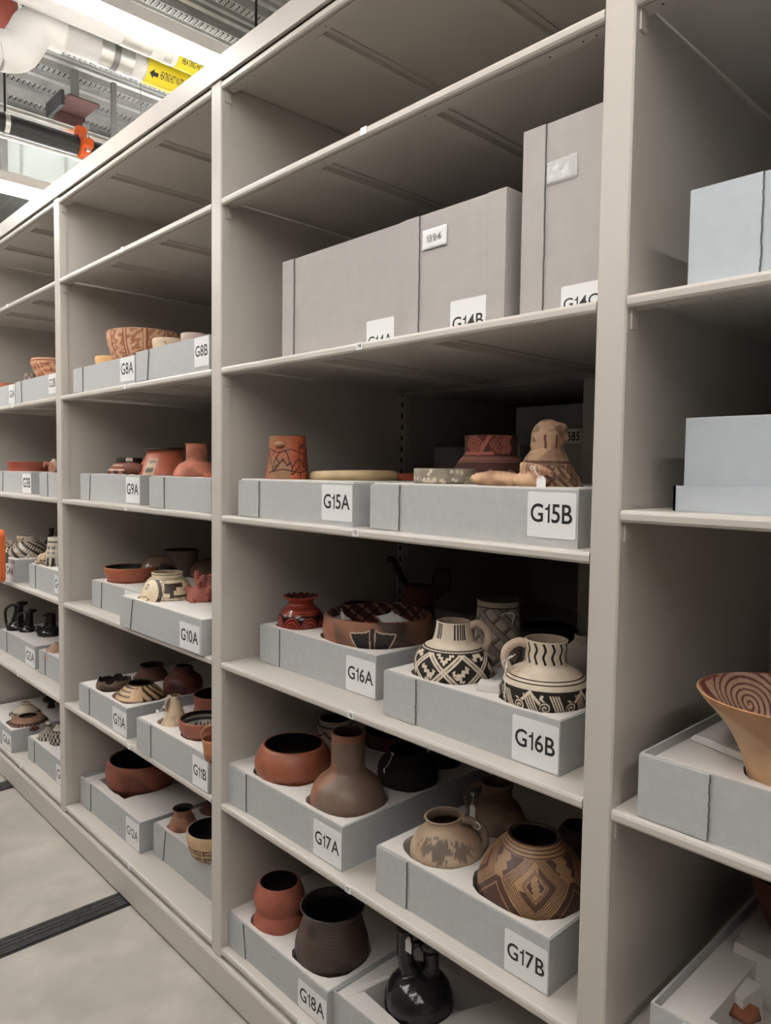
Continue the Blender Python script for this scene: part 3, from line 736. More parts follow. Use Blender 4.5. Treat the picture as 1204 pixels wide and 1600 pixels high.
def paint_bigjar(P):        # tan jar: nested diamonds, fans of parallel lines, dark stepped wedges
    base = C3(172,130,88); ink = C3(58,36,30); dk = C3(84,56,46); P.fill(base); P.blot(2, .2, C3(140,100,66), 2, .5)
    S0 = P.S0; a, s = P.a, P.s; cy_ = S0-.70
    P.ring(S0-.03, S0+.2, ink)
    for q in (.10,.17,.24): P.ring(S0-q-.018, S0-q, ink)
    per = 1.62
    aa = ((a-.05+per/2) % per)-per/2
    ds = np.abs(aa)/.46+np.abs(s-cy_)/.44
    z_ = s < S0-.27
    for q in (1.0,1.12,1.24,1.36,1.48): P.put(z_ & (np.abs(ds-q) < .022), ink)
    P.put(z_ & (ds < .93) & (ds > .60) & ((aa > 0.08) | (s < cy_-.1)), dk)
    P.put(z_ & (ds > .60) & (ds < .64), base); 
    for q in (.60,.50): P.put(z_ & (np.abs(ds-q) < .02), ink)
    st = np.abs(np.floor(aa/.055)*.055)+np.abs(s-cy_)*.9
    P.put((ds < .40) & (np.abs(aa+(s-cy_)*.25+.02*tri(s*14)) > .075), dk)
    far = z_ & (ds > 1.58)
    top = far & (s > cy_); bot = far & (s <= cy_)
    saw = .06*tri(s*6)
    P.put(top & (np.abs(((aa*1.2+.1) % 1)-.5+saw) < .26), dk)
    P.put(bot & (ds > 1.62) , dk)
    q = (ds*7 % 1); P.put(bot & (ds < 1.75) & (ds > 1.46) & (q < .0), ink)
    P.put(bot & (np.abs(ds-2.0) < .03), base)
    for q in (0,.07,.14,.21): P.put((np.abs(s-(.30+q)) < .014), ink)
    P.ring(0,.28,base)
    P.inside(C3(60,40,32))
def paint_bellbowl(P):      # mottled brown bowl with a black moth-shaped panel outlined in cream
    P.fill(C3(150,100,72)); P.blot(2.2, .0, C3(92,72,58), 4, .8, .8); P.blot(3.5, .25, C3(170,92,62), 8, .7); P.blot(3, .45, C3(50,42,38), 9, .8)
    S0 = P.S0; y1 = S0-.22; x0 = -.10; hw = .40
    out = []
    for k in range(25):
        q = k/24; x_ = x0-hw+2*hw*q; out.append((x_, y1-.50*(1-abs((x_-x0)/hw)**1.7)**.85))
    top = [(x0+hw, y1), (x0+.12, y1+.03), (x0+.04, y1+.07), (x0-.04, y1+.07), (x0-.12, y1+.03), (x0-hw, y1)]
    P.poly(out+top, C3(44,40,40)); P.line(out+top+[out[0]], .024, C3(200,176,150))
    P.line([(x0,y1+.06),(x0,y1-.48)], .09, C3(60,40,34)); P.line([(x0-.05,y1+.06),(x0-.03,y1-.46)], .018, C3(200,176,150)); P.line([(x0+.05,y1+.06),(x0+.03,y1-.46)], .018, C3(200,176,150))
    P.ring(S0-.03, S0+.2, C3(110,52,38))
    ins = P.inner; P.c[ins] = C3(78,38,30); q = np.abs(((P.a*3+P.s*4) % 1)-.5) < .14; P.c[ins & q] = C3(150,110,90)
    P.c[ins & (np.abs(((P.a*3-P.s*4) % 1)-.5) < .1)] = C3(28,20,20)
def paint_ruffle(P):
    P.fill(C3(150,48,26)); S0 = P.S0; K = C3(28,14,12); a, s = P.a, P.s
    for q in (.62,.78,.94): P.put(np.abs(s-(S0-q)-.018*np.sin(a*22)) < .016, K)
    for q in (.52,.70,1.02,1.06): P.put(np.abs(s-(S0-q)) < .012, K)
    z_ = (s < S0-1.06) & (s > .35); u = (a*1.25) % 1-.5; y = s-(S0-1.65)
    d = np.hypot(u*.8, y*.75); P.put(z_ & (np.abs(d-.33) < .018), K); P.put(z_ & (np.abs(d-.20) < .014), K); P.put(z_ & (np.abs(d-.12) < .012), K); P.put(z_ & (d < .05), K)
    P.put(z_ & (d > .40) & (y > .1), C3(40,16,12)); P.inside(C3(60,24,16))
def paint_spiralbowl(P):
    tan = C3(205,160,112); ink = C3(120,66,52); P.fill(tan); P.blot(1.5, .2, C3(176,118,62), 2, .8)
    P.c[P.inner] = C3(196,158,132)
    x, y, z = P.x/P.R, P.y/P.R, P.z/P.R
    # scrolls on the flaring inside, in the plan of the bowl
    phi = P.phi0 if hasattr(P, 'phi0') else 0
    a = P.a; r = np.hypot(x, y)
    ins = P.inner
    for c0 in np.radians([-138, -48, 42, 132]):
        cx_, cy_ = .70*math.sin(c0), -.70*math.cos(c0)
        px_, py_ = r*np.sin(a), -r*np.cos(a)
        dx, dy = px_-cx_, py_-cy_
        rt, tt = dx*math.cos(c0)+dy*math.sin(c0), -dx*math.sin(c0)+dy*math.cos(c0)
        d = np.hypot(rt*.75, tt); an = np.arctan2(tt, rt); m_ = ins & (d < .36)
        P.c[m_ & (((d/.052+an/(2*PI)) % 1) < .36)] = ink
        P.c[ins & (np.abs(((a-c0-PI/4+PI) % (2*PI))-PI) < .12) & (r > .78)] = C3(140,76,62)
    P.c[ins & (r > .955) & (np.sin(a*6) > -.2)] = C3(140,76,62)
# ------------------------------------------------------------------ archival boxes
BOX = {}
def archival_box(key, lvl, px0, px1, pym, Y0, label, text=None, card=None, seam=None, h=.102, depth=.60, board=None, X1=None, rot=0, flap_r=None, tilt_seam=0, ring_fit=.8, tcz=None, closed=False, z=None, group='grey archival boxes of pottery'):
    bd = board or BOARD
    zs = LZ[lvl] if z is None else z
    X0 = at(px0, pym, 1, Y0)[0]; X1 = X1 if X1 is not None else at(px1, pym+15, 1, Y0)[0]
    o = empty('archival_box', ((X0+X1)/2, Y0, zs+.0003), label, 'box', group)
    cx = (X0+X1)/2; hw = (X1-X0)/2; t = .004
    def W(x): return x-cx
    a = MB()
    if closed:
        a.box(-hw, hw, 0, depth, 0, h)
        a.build('box_body', bd, o, bevel=.002)
    else:
        a.box(-hw, hw, 0, t, 0, h); a.box(-hw, hw, depth-t, depth, 0, h); a.box(-hw, -hw+t, t, depth-t, 0, h); a.box(hw-t, hw, t, depth-t, 0, h); a.box(-hw+t, hw-t, t, depth-t, 0, t)
        a.build('box_body', bd, o)
    def strip(xa, xb, side):
        # folded flap lying over the front with a rough cut edge
        pts = []; n = 26
        edge = [((xb if side > 0 else xa)+tilt_seam*(.5-k/n)+random.uniform(-.0008,.0008), .0015+(h-.003)*k/n) for k in range(n+1)]
        other = (xa if side > 0 else xb)
        pts = [(other, .0015)]+edge+[(other, h-.0015)] if side > 0 else [(other, h-.0015)]+edge[::-1]+[(other, .0015)]
        m_ = MB(); plate(m_, pts, -.0038, -.0002); m_.build('flap', bd, o)
        m_ = MB(); e = [(x_+side*.0012, z_) for x_, z_ in edge]; e2 = [(x_-side*.001, z_) for x_, z_ in edge]
        plate(m_, (e2+e[::-1]) if side < 0 else (e2[::-1]+e), -.0026, -.0003); m_.build('cut_edge', EDGE, o)
    if seam: strip(-hw, W(at(seam, pym, 1, Y0)[0]), 1)
    if flap_r: strip(W(at(flap_r, pym, 1, Y0)[0]), hw, -1)
    if card:
        pl, pr_, pt, pb = card
        A = at(pl, pt, 1, Y0); B = at(pl, pb, 1, Y0); Cc = at(pr_, pt, 1, Y0)
        x0, x1 = W(A[0]), min(W(Cc[0]), hw-.002); z1, z0 = A[2]-zs, max(B[2]-zs, .004)
        z1 = min(z1, h-.002)
        yb = -.0042 if (flap_r and W(at(flap_r, pym, 1, Y0)[0]) < x1) else -.0004
        m_ = MB(); plate(m_, rrect(x0, x1, z0, z1, .004), yb-.0007, yb); cd = m_.build('label_card', CARD, o)
        if text:
            w_ = (x1-x0)*.86; v, f = text_geo(text); asp = v[:,0].max(); hh = min(w_/asp*1.12, (z1-z0)*.5)
            text_on_front(text, 'lettering', (x0+x1)/2, ((z0+z1)/2+.003) if tcz is None else tcz, yb-.0009, w_, hh, cd)
    BOX[key] = dict(o=o, X0=X0, X1=X1, Y0=Y0, Y1=Y0+depth, z=zs, h=h, label=label)
    return o
ab = archival_box
# middle bay
ab('14A', 2, 443, 642, 450, .070, 'tall warm grey closed box marked G14A', 'G14A', (573, 616, 503, 535), seam=460, flap_r=626, h=.262, depth=.5, board=BOARD2, closed=True, tcz=.014, group='tall closed grey boxes')
ab('14B', 2, 633, 790, 430, .030, 'tall warm grey closed box marked G14B with a plastic label sleeve reading 1394', 'G14B', (704, 760, 472, 515), seam=655, flap_r=762, h=.244, depth=.55, board=BOARD2, closed=True, tcz=.010, group='tall closed grey boxes')
ab('14C', 2, 816, 990, 380, .040, 'tallest warm grey closed box marked G14C beside the wide upright', 'G14C', (877, 940, 449, 490), seam=850, h=.335, depth=.5, board=BOARD2, closed=True, tcz=.012, group='tall closed grey boxes', X1=2.408)
ab('15A', 3, 374, 551, 777, .027, 'shallow grey box marked G15A', 'G15A', (503, 551, 757, 812), seam=405, h=.100)
ab('15B', 3, 580, 903, 790, .030, 'shallow grey box marked G15B', 'G15B', (825, 901, 768, 838), seam=624, h=.101, X1=None)
ab('16A', 4, 408, 588, 1000, .095, 'shallow grey box marked G16A', 'G16A', (541, 587, 1023, 1078), seam=437, h=.107, depth=.56)
ab('16B', 4, 601, 876, 1080, .045, 'shallow grey box marked G16B', 'G16B', (801, 876, 1115, 1187), seam=650, h=.102)
ab('17A', 5, 355, 535, 1225, .025, 'shallow grey box marked G17A', 'G17A', (490, 536, 1278, 1334), seam=385, h=.110, depth=.62)
ab('17B', 5, 589, 861, 1355, .036, 'shallow grey box marked G17B', 'G17B', (789, 862, 1449, 1526), seam=636, h=.108)
ab('18A', 6, 356, 512, 1455, .028, 'shallow grey box marked G18A', 'G18A', (466, 512, 1528, 1582), seam=382, h=.100, depth=.6, tilt_seam=.012)
p18 = at(521, 1566, 1, .030)
ab('18B', 6, 520, 800, 1580, .045, 'grey box at the bottom edge holding the black double-spouted bottle', h=.100, depth=.6, X1=2.26)
# second bay
ab('8A', 2, 116, 211, 590, .010, 'shallow grey box marked G8A', 'G8A', (188, 210, 557, 598), seam=130, h=.094, depth=.6)
ab('8B', 2, 214, 331, 570, .008, 'shallow grey box marked G8B', 'G8B', (304, 340, 526, 575), seam=232, h=.100, depth=.6, X1=1.17, tilt_seam=-.012)
ab('9A', 3, 127, 219, 760, .050, 'shallow grey box marked G9A', 'G9A', (197, 218, 745, 785), seam=141, h=.103, depth=.6, tilt_seam=-.012)
ab('9B', 3, 235, 331, 770, .014, 'shallow grey box right of box G9A, cut off by the upright', seam=257, flap_r=316, h=.102, depth=.6, X1=1.175)
ab('10R', 4, 145, 195, 924, .063, 'shallow grey box half hidden behind box G10A', card=(195, 219, 910, 940), seam=159, h=.105, depth=.6, X1=.585, tilt_seam=-.008)
ab('10A', 4, 189, 315, 960, -.008, 'shallow grey box marked G10A jutting over the shelf edge', 'G10A', (281, 312, 970, 1014), seam=206, h=.106, depth=.6, tilt_seam=-.02)
ab('11A', 5, 125, 198, 1090, .016, 'shallow grey box marked G11A', 'G11A', (176, 198, 1103, 1146), seam=140, h=.108, depth=.6)
ab('11B', 5, 215, 331, 1146, .003, 'shallow grey box marked G11B', 'G11B', (301, 331, 1178, 1226), seam=236, h=.112, depth=.6, X1=1.17)
ab('12A', 6, 127, 218, 1234, .058, 'shallow grey box marked G12A', 'G12A', (197, 217, 1274, 1318), seam=142, h=.115, depth=.6)
ab('12B', 6, 241, 331, 1309, .100, 'shallow grey box right of box G12A on the bottom shelf', seam=257, h=.115, depth=.58, X1=1.16, tilt_seam=-.02)
# far left bay
ab('2A', 2, -22, 24, 620, .010, 'small shallow grey box marked G2A', 'G2A', (14, 25, 602, 632), h=.094, depth=.6)
ab('2B', 2, 26, 92, 610, .008, 'shallow grey box marked G2B cut off by the slim upright', 'G2B', (76, 91, 585, 616), seam=34, h=.098, depth=.6, X1=-.04)
ab('3B', 3, -2, 49, 755, .065, 'shallow grey box marked G3B', 'G3B', (35, 49, 740, 770), seam=5, h=.103, depth=.6, tilt_seam=-.01)
ab('3C', 3, 63, 92, 755, .03, 'grey box right of box G3B against the slim upright', seam=75, h=.103, depth=.6, X1=-.035)
ab('4A', 4, -30, 24, 895, .020, 'shallow grey box marked G4A', 'G4A', (9, 22, 878, 907), h=.104, depth=.6)
ab('4B', 4, 47, 92, 905, .030, 'grey box with a cut-off G label right of box G4A', 'G4B', (85, 98, 898, 926), seam=56, h=.108, depth=.6, X1=-.035)
ab('5A', 5, 2, 55, 1012, .078, 'shallow grey box marked G5A', 'G5A', (40, 55, 1009, 1039), seam=11, h=.108, depth=.6)
ab('5B', 5, 62, 92, 1033, .080, 'grey box right of box G5A against the slim upright', seam=71, h=.108, depth=.6, X1=-.035)
ab('6A', 6, -25, 18, 1160, .012, 'shallow grey box marked G6A', 'G6A', (4, 17, 1140, 1168), h=.110, depth=.6)
ab('6B', 6, 45, 92, 1170, .055, 'grey box right of box G6A holding a checkered jar', 'G6B', (88, 104, 1193, 1222), seam=54, h=.108, depth=.6, X1=-.035)
# right bay
ab('20', 2, 1077, 1300, 400, .035, 'plain pale blue closed box high at the right edge', seam=1188, h=.148, depth=.5, board=BOARD3, closed=True, X1=3.1, z=None)
ab('22', 4, 998, 1300, 1230, .014, 'wide deep grey box holding the flared spiral bowl', seam=1108, h=.104, depth=.64, X1=2.95)
ab('23', 5, 1016, 1200, 1560, .03, 'open grey box with loose foam blocks at the lower right', card=(1066, 1110, 1585, 1640), h=.104, depth=.64, X1=2.95)
# closed box standing in its shallow lid
o = ab('21', 7, 1069, 1300, 700, .075, 'pale blue-grey box standing in a shallow lid at right', h=.148, depth=.5, board=BOARD3, closed=True, X1=3.1)
b = BOX['21']; m_ = MB(); hw = (b['X1']-b['X0'])/2+.010
m_.box(-hw, -hw+.004, -.012, .515, 0, .040); m_.box(hw-.004, hw, -.012, .515, 0, .040); m_.box(-hw, hw, -.012, -.008, 0, .040); m_.box(-hw, hw, .511, .515, 0, .040)
m_.build('lid', BOARD3, o)
# sleeves on the tall boxes
def sleeve(key, px0, px1, pt, pb, text=None):
    b = BOX[key]; o = b['o']; Y = b['Y0']
    A = at(px0, pt, 1, Y); B = at(px1, pt, 1, Y); D = at(px0, pb, 1, Y); cx = (b['X0']+b['X1'])/2
    x0, x1, z1, z0 = A[0]-cx, B[0]-cx, A[2]-b['z'], D[2]-b['z']
    m_ = MB(); nx, nz = 14, 10
    V = [(x0+(x1-x0)*i/nx, -.0025-random.uniform(0,.0022)*(0 < i < nx and 0 < j < nz), z0+(z1-z0)*j/nz) for j in range(nz+1) for i in range(nx+1)]
    m_.add(V, [(j*(nx+1)+i, j*(nx+1)+i+1, (j+1)*(nx+1)+i+1, (j+1)*(nx+1)+i) for j in range(nz) for i in range(nx)])
    s = m_.build('label_sleeve', SLEEVE if not text else CARD, o, smooth=True)
    so = s.modifiers.new('t', 'SOLIDIFY'); so.thickness = .0006
    if text: text_on_front(text, 'handwriting', (x0+x1)/2, (z0+z1)/2, -.0052, (x1-x0)*.6, (z1-z0)*.36, s, mat('pencil', (.25,.25,.25,1), .8))
sleeve('14B', 661, 699, 362, 393, '1394'); sleeve('14C', 855, 903, 255, 291)
# dark boxes on the row behind
for key, px0, px1, pt, pb, Y, lab, tx in (('r1', 678, 812, 699, 745, .80, 'dark box on the row behind, left of the painted neck jar', None), ('r2', 872, 960, 670, 742, .79, 'dark box behind the owl-shaped jar marked 0585', '0585'),
                                           ('r3', 806, 960, 637, 700, 1.0, 'wide dark box deepest behind the owl-shaped jar', None)):
    A = at(px0, pt, 1, Y); B = at(px1, pt, 1, Y); hh = A[2]-LZ[3]
    o = empty('archival_box', ((A[0]+B[0])/2, Y, LZ[3]+.0003), lab, 'box', 'dark boxes on the row behind'); w_ = (B[0]-A[0])/2
    m_ = MB(); m_.box(-w_, w_, 0, .2, 0, hh); m_.build('box_body', BOARD, o, bevel=.002)
    if tx:
        c0 = at(881, 671, 1, Y); c1 = at(908, 693, 1, Y); cx = (A[0]+B[0])/2
        m_ = MB(); m_.box(c0[0]-cx-.01, c1[0]-cx, -.001, -.0002, c1[2]-LZ[3], c0[2]-LZ[3]); cd = m_.build('label_card', CARD, o)
        text_on_front(tx, 'lettering', (c0[0]+c1[0])/2-cx-.004, (c0[2]+c1[2])/2-LZ[3], -.0014, (c1[0]-c0[0])*.95, (c0[2]-c1[2])*.62, cd)
# ------------------------------------------------------------------ pots of the middle bay
# row 15
def p15a(P):
    P.fill(C3(196,92,46)); P.put(P.a < .15, C3(156,112,74)); P.blot(1.6, .1, C3(176,84,46), 6, .8, .8); P.blot(4.5, .55, C3(58,42,34), 7, .7); K = C3(40,22,18)
    P.ring(P.S0-.05, P.S0+.2, K)
    for x0,y0,r0 in ((-.35,2.55,.42),(.5,2.3,.32),(1.3,2.7,.4),(-1.3,2.4,.4)):
        P.line([(x0+r0*math.cos(t),y0+r0*math.sin(t*1.3)) for t in np.linspace(0,5,20)], .05, K)
    P.line([(-1.2,3.1),(-.5,2.9),(.2,3.05),(.9,2.85),(1.5,3.0)], .045, K); P.line([(-1,2.05),(-.2,2.2),(.6,2.05),(1.2,2.2)], .05, K); P.line([(.62,1.8),(.66,3.4)], .04, K); P.on[:] = P.on
    P.line([(-.6,2.7),(-.4,2.45),(-.2,2.6),(0,2.35),(.15,2.5),(.2,2.3)], .06, K)
    P.inside(C3(60,34,26))
q = pot('painted_mug', 'tall orange tapering pot with black scribbles and a small lug in box G15A', '15A', 3, 449, 682, 72, [(.79,0),(.80,.3),(.86,1.0),(.97,1.9),(1,2.2),(.97,2.6),(0,2.65)], p15a, SATIN, Y=.17, seg=320)
l = local(q, -22, .84, .36); m_ = MB(); bm = bmesh.new(); bmesh.ops.create_icosphere(bm, subdivisions=3, radius=1)
m_.add([(l[0]+v.co[0]*.014+v.co[1]*0, l[1]+v.co[1]*.014, l[2]+v.co[2]*.007) for v in bm.verts], [[v.index for v in f.verts] for f in bm.faces]); bm.free()
b_ = m_.build('lug', SATIN, q['o'], smooth=True); col_attr(b_.data, np.tile(C3(176,134,94), (len(b_.data.vertices),1)))
pot('shallow_dish', 'low cream dish showing just its rim above box G15A', '15A', 3, 553, 738, 138, [(.97,0),(1,.07),(.97,.16),(.82,.32),(.4,.42),(0,.44)], plain(C3(214,186,140), C3(196,160,92), 1.4, .2, 3, .7, inner=C3(90,60,40)), SATIN, Y=.26, seg=128, cat='dish', tilt=(1,2))
pot('painted_bowl', 'low orange bowl with black outlines mostly hidden behind box G15B', '15A', 3, 622, 740, 60, [(1,0),(1,.3),(.9,.6),(0,.8)], bw('diamond', C3(196,80,50), C3(50,26,20), .55, 1.1, 8), SATIN, Y=.40, cat='bowl')
def dots(P):
    P.fill(C3(150,140,124)); P.blot(4, .2, C3(120,108,94), 2, .6)
    r_ = np.random.default_rng(3)
    for _ in range(120):
        x_, y_ = r_.uniform(-3.1,3.1), r_.uniform(.5,P.S0-.05); P.put(np.hypot(P.a-x_, P.s-y_) < r_.uniform(.05,.085), C3(206,192,166))
    P.inside(C3(150,140,124))
pot('spotted_bowl', 'grey bowl with pale dots standing in box G15B', '15B', 3, 694, 733, 95, [(1,0),(1,.25),(.96,.5),(.6,.8),(0,.86)], dots, Y=.14, seg=256, cat='bowl')
def p15e(P):
    P.fill(C3(84,46,40)); S0 = P.S0; a, s = P.a, P.s; L = C3(196,132,110)
    n0 = S0-.52
    for q in (.62,.68,.74,.80): P.put(np.abs(s-(S0-q)) < .012, L)
    for q in (0,.10,.20,.30): P.put((np.abs(s-(S0-1.1-q)-.07*tri(a*1.9+q)) < .014) & (s < S0-.85), L)
    neck = s > n0
    P.put(neck & (np.abs(a+.7) < .42), C3(128,50,40)); P.put(neck & (np.abs(a-.35) < .42), C3(128,50,40))
    for x0 in (-.7, .35, 1.7, -1.9):
        d = np.abs(a-x0)+np.abs(s-(S0-.26))*1.4
        P.put(neck & (d < .46) & ((d*8 % 1) < .28), L)
    P.put((s > n0-.05) & (np.abs(a-(-.25)+(s-S0+.3)*-.8) < .09), C3(186,98,80)); P.put((s > n0) & (np.abs(a-.62-.05*np.sin(s*20)) < .20), C3(186,98,80)); P.put((s > n0-.04) & (s < n0+.05) & (a < .1) & (a > -1.2), C3(186,98,80))
    P.ring(S0-.03, S0+.2, C3(60,34,30)); P.inside(C3(50,30,26))
pot('neck_jar', 'dark red-brown jar with pale zigzag lines and salmon patches on its neck', '15B', 3, 767, 682, 116, [(.72,0),(.70,.1),(.70,.35),(.72,.5),(.80,.6),(.95,.8),(1,1.02),(.97,1.3),(.7,1.7),(0,1.8)], p15e, Y=.33, seg=360, cat='jar')
# owl-shaped jar
Y = .17; base = at(862, 764, 1, Y); z0 = LZ[3]+.012; zt = at(858, 656, 1, Y)[2]; k = (at(903,750,1,Y)[0]-at(821,750,1,Y)[0])
loc = Vector((at(860,740,1,Y)[0], Y, z0)); Rr_, Bk, Uz = frame_at(loc); H_ = zt-z0
def owlp(P):
    P.fill(C3(186,146,112)); P.blot(2.2, .0, C3(140,104,80), 3, .7); h = P.z/H_; a = P.a
    ink = C3(96,58,44)
    low = h < .60
    P.put(low & (((a*3+P.z/P.R*2.2) % 1) < .40) & (np.abs(tri(a*1.1)) > .12), ink); P.put(low & (((a*3-P.z/P.R*2.2) % 1) < .3) & (tri(a*1.1) > .2), ink)
    P.put(np.abs(h-.62) < .012, ink); P.put((h > .74) & (h < .86) & (np.abs(np.abs(a)-.35) < .07), ink)
    P.blot(3.5, .35, C3(100,76,62), 5, .7)
mm = k/82
def op(px_, py_): return Rr_*((px_-860)*mm)+Uz*(H_-(py_-656)*mm)
parts = [('e', op(861,746), (41*mm,40*mm,24*mm)), ('t', [op(861,742), op(856,716), op(853,696)], [37*mm,29*mm,23*mm]), ('e', op(855,680), (22*mm,23*mm,25*mm)), ('e', op(854,690), (22*mm,22*mm,18*mm)),
         ('e', op(866,667), (15*mm,14*mm,8*mm)), ('t', [op(868,670), op(877,676), op(879,684)], [7*mm,5*mm,3*mm]),
         ('t', [op(840,700), op(831,716), op(828,745)], [8*mm,9*mm,8*mm]), ('t', [op(868,705), op(884,730), op(897,752)], [10*mm,11*mm,9*mm])]
o = blob('effigy_jar', parts, owlp, .045, loc, .0022); tag(o, 'upright owl-shaped effigy jar with hatched painting at the end of box G15B', 'effigy jar'); foot(o, '15B', loc[0], loc[1], .046, z0)
# long ladle or duck dish
Y = .105; loc = Vector(at(797,754,1,Y)); s_ = (at(860,750,1,Y)[0]-at(740,750,1,Y)[0])/.12
Xv = Vector((1,0,0)); Yv = Vector((0,1,0))
parts = [('e', Xv*-.022*s_+Uz*.006, (.043*s_,.03,.017)), ('e', Xv*.030*s_+Uz*.006, (.024*s_,.024,.017)), ('e', Xv*.028*s_+Uz*.026, (.013*s_,.014,.014)), ('t', [Xv*.028*s_+Uz*.03, Xv*.044*s_+Uz*.028, Xv*.062*s_+Uz*.018], [.010,.007,.006]), ('e', Xv*.020*s_+Uz*.034, (.007,.01,.008))]
o = blob('effigy_ladle', parts, lambda P: (P.fill(C3(208,166,126)), P.blot(2, .4, C3(150,100,76), 4, .7), P.put((P.z > .018) & (((P.x*300) % 1) < .3), C3(120,66,50))), .045, loc, .002); tag(o, 'long pale tan effigy ladle lying in box G15B with a small animal head', 'ladle')
wtag(o, 845, 755, Y-.04, .020, .027, (833, 731)); foot(o, '15B', loc[0], loc[1], .05, loc[2]-.012)

# row 16
def ruff(A, r, z, R, H, S):
    w = np.clip((z-(H-.14*R))/(.14*R), 0, 1); return r*(1+.05*w*np.cos(16*A)), z+.03*R*w*np.cos(16*A)
pot('ruffled_jar', 'glossy red jar with a ruffled rim and black scrolls in box G16A', '16A', 4, 470, 931, 72, [(.80,0),(.72,.08),(.56,.22),(.55,.35),(.75,.52),(.95,.8),(1,1.1),(.95,1.45),(.75,1.75),(.4,1.9),(0,1.95)], paint_ruffle, GLOSS, seg=384, cat='jar', fn=ruff)
q = pot('wide_bowl', 'wide mottled brown bowl with a black moth-shaped panel in box G16A', '16A', 4, 591, 958, 173, [(.955,0),(.985,.12),(1,.28),(.93,.52),(.75,.74),(.45,.86),(0,.90)], paint_bellbowl, SATIN, seg=512, cat='bowl')
B16 = q
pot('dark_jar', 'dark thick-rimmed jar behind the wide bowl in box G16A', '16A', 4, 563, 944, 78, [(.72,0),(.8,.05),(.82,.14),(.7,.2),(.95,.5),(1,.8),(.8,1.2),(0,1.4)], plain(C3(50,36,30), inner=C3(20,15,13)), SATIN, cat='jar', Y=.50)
q = pot('handled_jar', 'dark brown jar with an animal handle at the back of box G16A', '16A', 4, 653, 915, 52, [(.85,0),(.88,.1),(.82,.3),(.95,.9),(1,1.6),(.95,2.2),(.8,2.6),(0,2.7)], bw('zig', C3(100,52,40), C3(40,24,20), 1.6, 2.3, 6), MATTE, cat='jar', Y=.50, seg=128)
handle(q, [(-70,.7,.1),(-80,.9,-.35),(-80,1.3,-1.0),(-80,1.5,-1.55),(-80,1.9,-1.6)], .17, C3(36,28,26), SATIN, 'animal_handle'); handle(q, [(75,.8,.1),(80,1.0,-.7),(80,1.3,-1.1),(80,1.8,-.9),(80,1.9,.0),(80,1.1,.8)], .08, C3(36,28,26), SATIN)
q = pot('pitcher', 'black-on-white pitcher with a lattice of saw-toothed lines in box G16B', '16B', 4, 709, 970, 121, [(.45,0),(.455,.1),(.49,.32),(.56,.52),(.76,.63),(.93,.82),(1,1.07),(.97,1.4),(.8,1.7),(.5,1.9),(0,1.95)], paint_pitcher1, seg=560, cat='pitcher', inner_c=C3(160,138,118))
handle(q, [(72,.42,.10),(78,.62,.02),(80,.84,.18),(80,.88,.45),(80,.74,.70),(78,.54,.66)], .095, C3(196,172,148))
PIT1 = q
q = pot('pitcher', 'black-on-white pitcher with wavy bars on its neck at the right end of box G16B', '16B', 4, 853, 998, 132, [(.50,0),(.49,.2),(.49,.5),(.56,.63),(.8,.75),(.96,.92),(1,1.15),(.95,1.5),(.75,1.8),(.4,1.98),(0,2.0)], paint_pitcher2, seg=600, cat='pitcher', inner_c=C3(160,138,118))
handle(q, [(-74,.47,.12),(-78,.66,.08),(-80,.90,.24),(-80,.96,.48),(-80,.86,.74),(-76,.62,.82)], .105, C3(200,178,154))
o = q['o']; y_ = q['rim'][1]-.05
s0 = at(795, 1027, 1, y_); 
m_ = MB(); lo = Vector(o.location)
m_.tube([v-0*lo for v in [Vector(tuple(a_))-lo for a_ in spline([at(800,1024,1,y_), at(790,1030,1,y_-.01), at(785,1036,1,y_-.02), at(791,1044,1,y_-.01), at(793,1034,1,y_-.01)], 5)]], .0011, 6)
m_.tube([Vector(tuple(a_))-lo for a_ in spline([at(792,1030,1,y_-.02), at(789,1052,1,y_-.03), at(788,1090,1,y_-.03)], 5)], .0011, 6)
m_.tube([Vector(tuple(a_))-lo for a_ in spline([at(792,1030,1,y_-.02), at(800,1026,1,y_-.03), at(805,1022,1,y_-.01)], 5)], .0011, 6); m_.build('thread', TAGM, o)
def vase(P):
    P.fill(C3(170,156,142)); K = C3(50,44,42); a, s = P.a, P.s; S0 = P.S0
    z_ = (s < S0-.3) & (s > .4); h = (((a*2+s*2.4)*.5) % 1); g = (((a*2-s*2.4)*.5) % 1)
    P.put(z_ & (h < .42) & (((a*14-s*3) % 1) < .35), K); P.put(z_ & (np.abs(h-.42) < .03), K); P.put(z_ & (np.abs(h) < .03), K); P.put(z_ & (g < .22) & (h > .45), C3(120,108,98)); P.put(z_ & (np.abs(g-.22) < .03) & (h > .45), K)
    P.ring(S0-.06, S0+.1, K); P.put(np.abs(s-(S0-.3)) < .03, K); P.inside(C3(80,70,62))
q = pot('cylinder_vase', 'tall grey cylinder vase with hatched black bands behind the pitchers', '16B', 4, 778, 936, 76, [(.84,0),(.86,.5),(.92,1.3),(1,2.1),(1,2.6),(.92,2.9),(0,2.95)], vase, seg=360, cat='vase')
m_ = MB(); yq = q['rim'][1]-q['R']*1.02
m_.tube([Vector(tuple(a_))-q['o'].location for a_ in spline([at(783,961,1,yq), at(790,958,1,yq-.01), at(802,960,1,yq), at(800,975,1,yq)], 5)], .0009, 6); m_.build('thread', TAGM, q['o'])
q = pot('dark_jar', 'black-on-white jar tied with thread, half hidden by the near upright above box G16B', '16B', 4, 912, 992, 62, [(.45,0),(.5,.3),(.8,.6),(1,1.1),(.9,1.6),(0,1.9)], bw('key', C3(150,138,126), BLACKP, .7, 1.6, 6), cat='jar', Y=.27, seg=200)
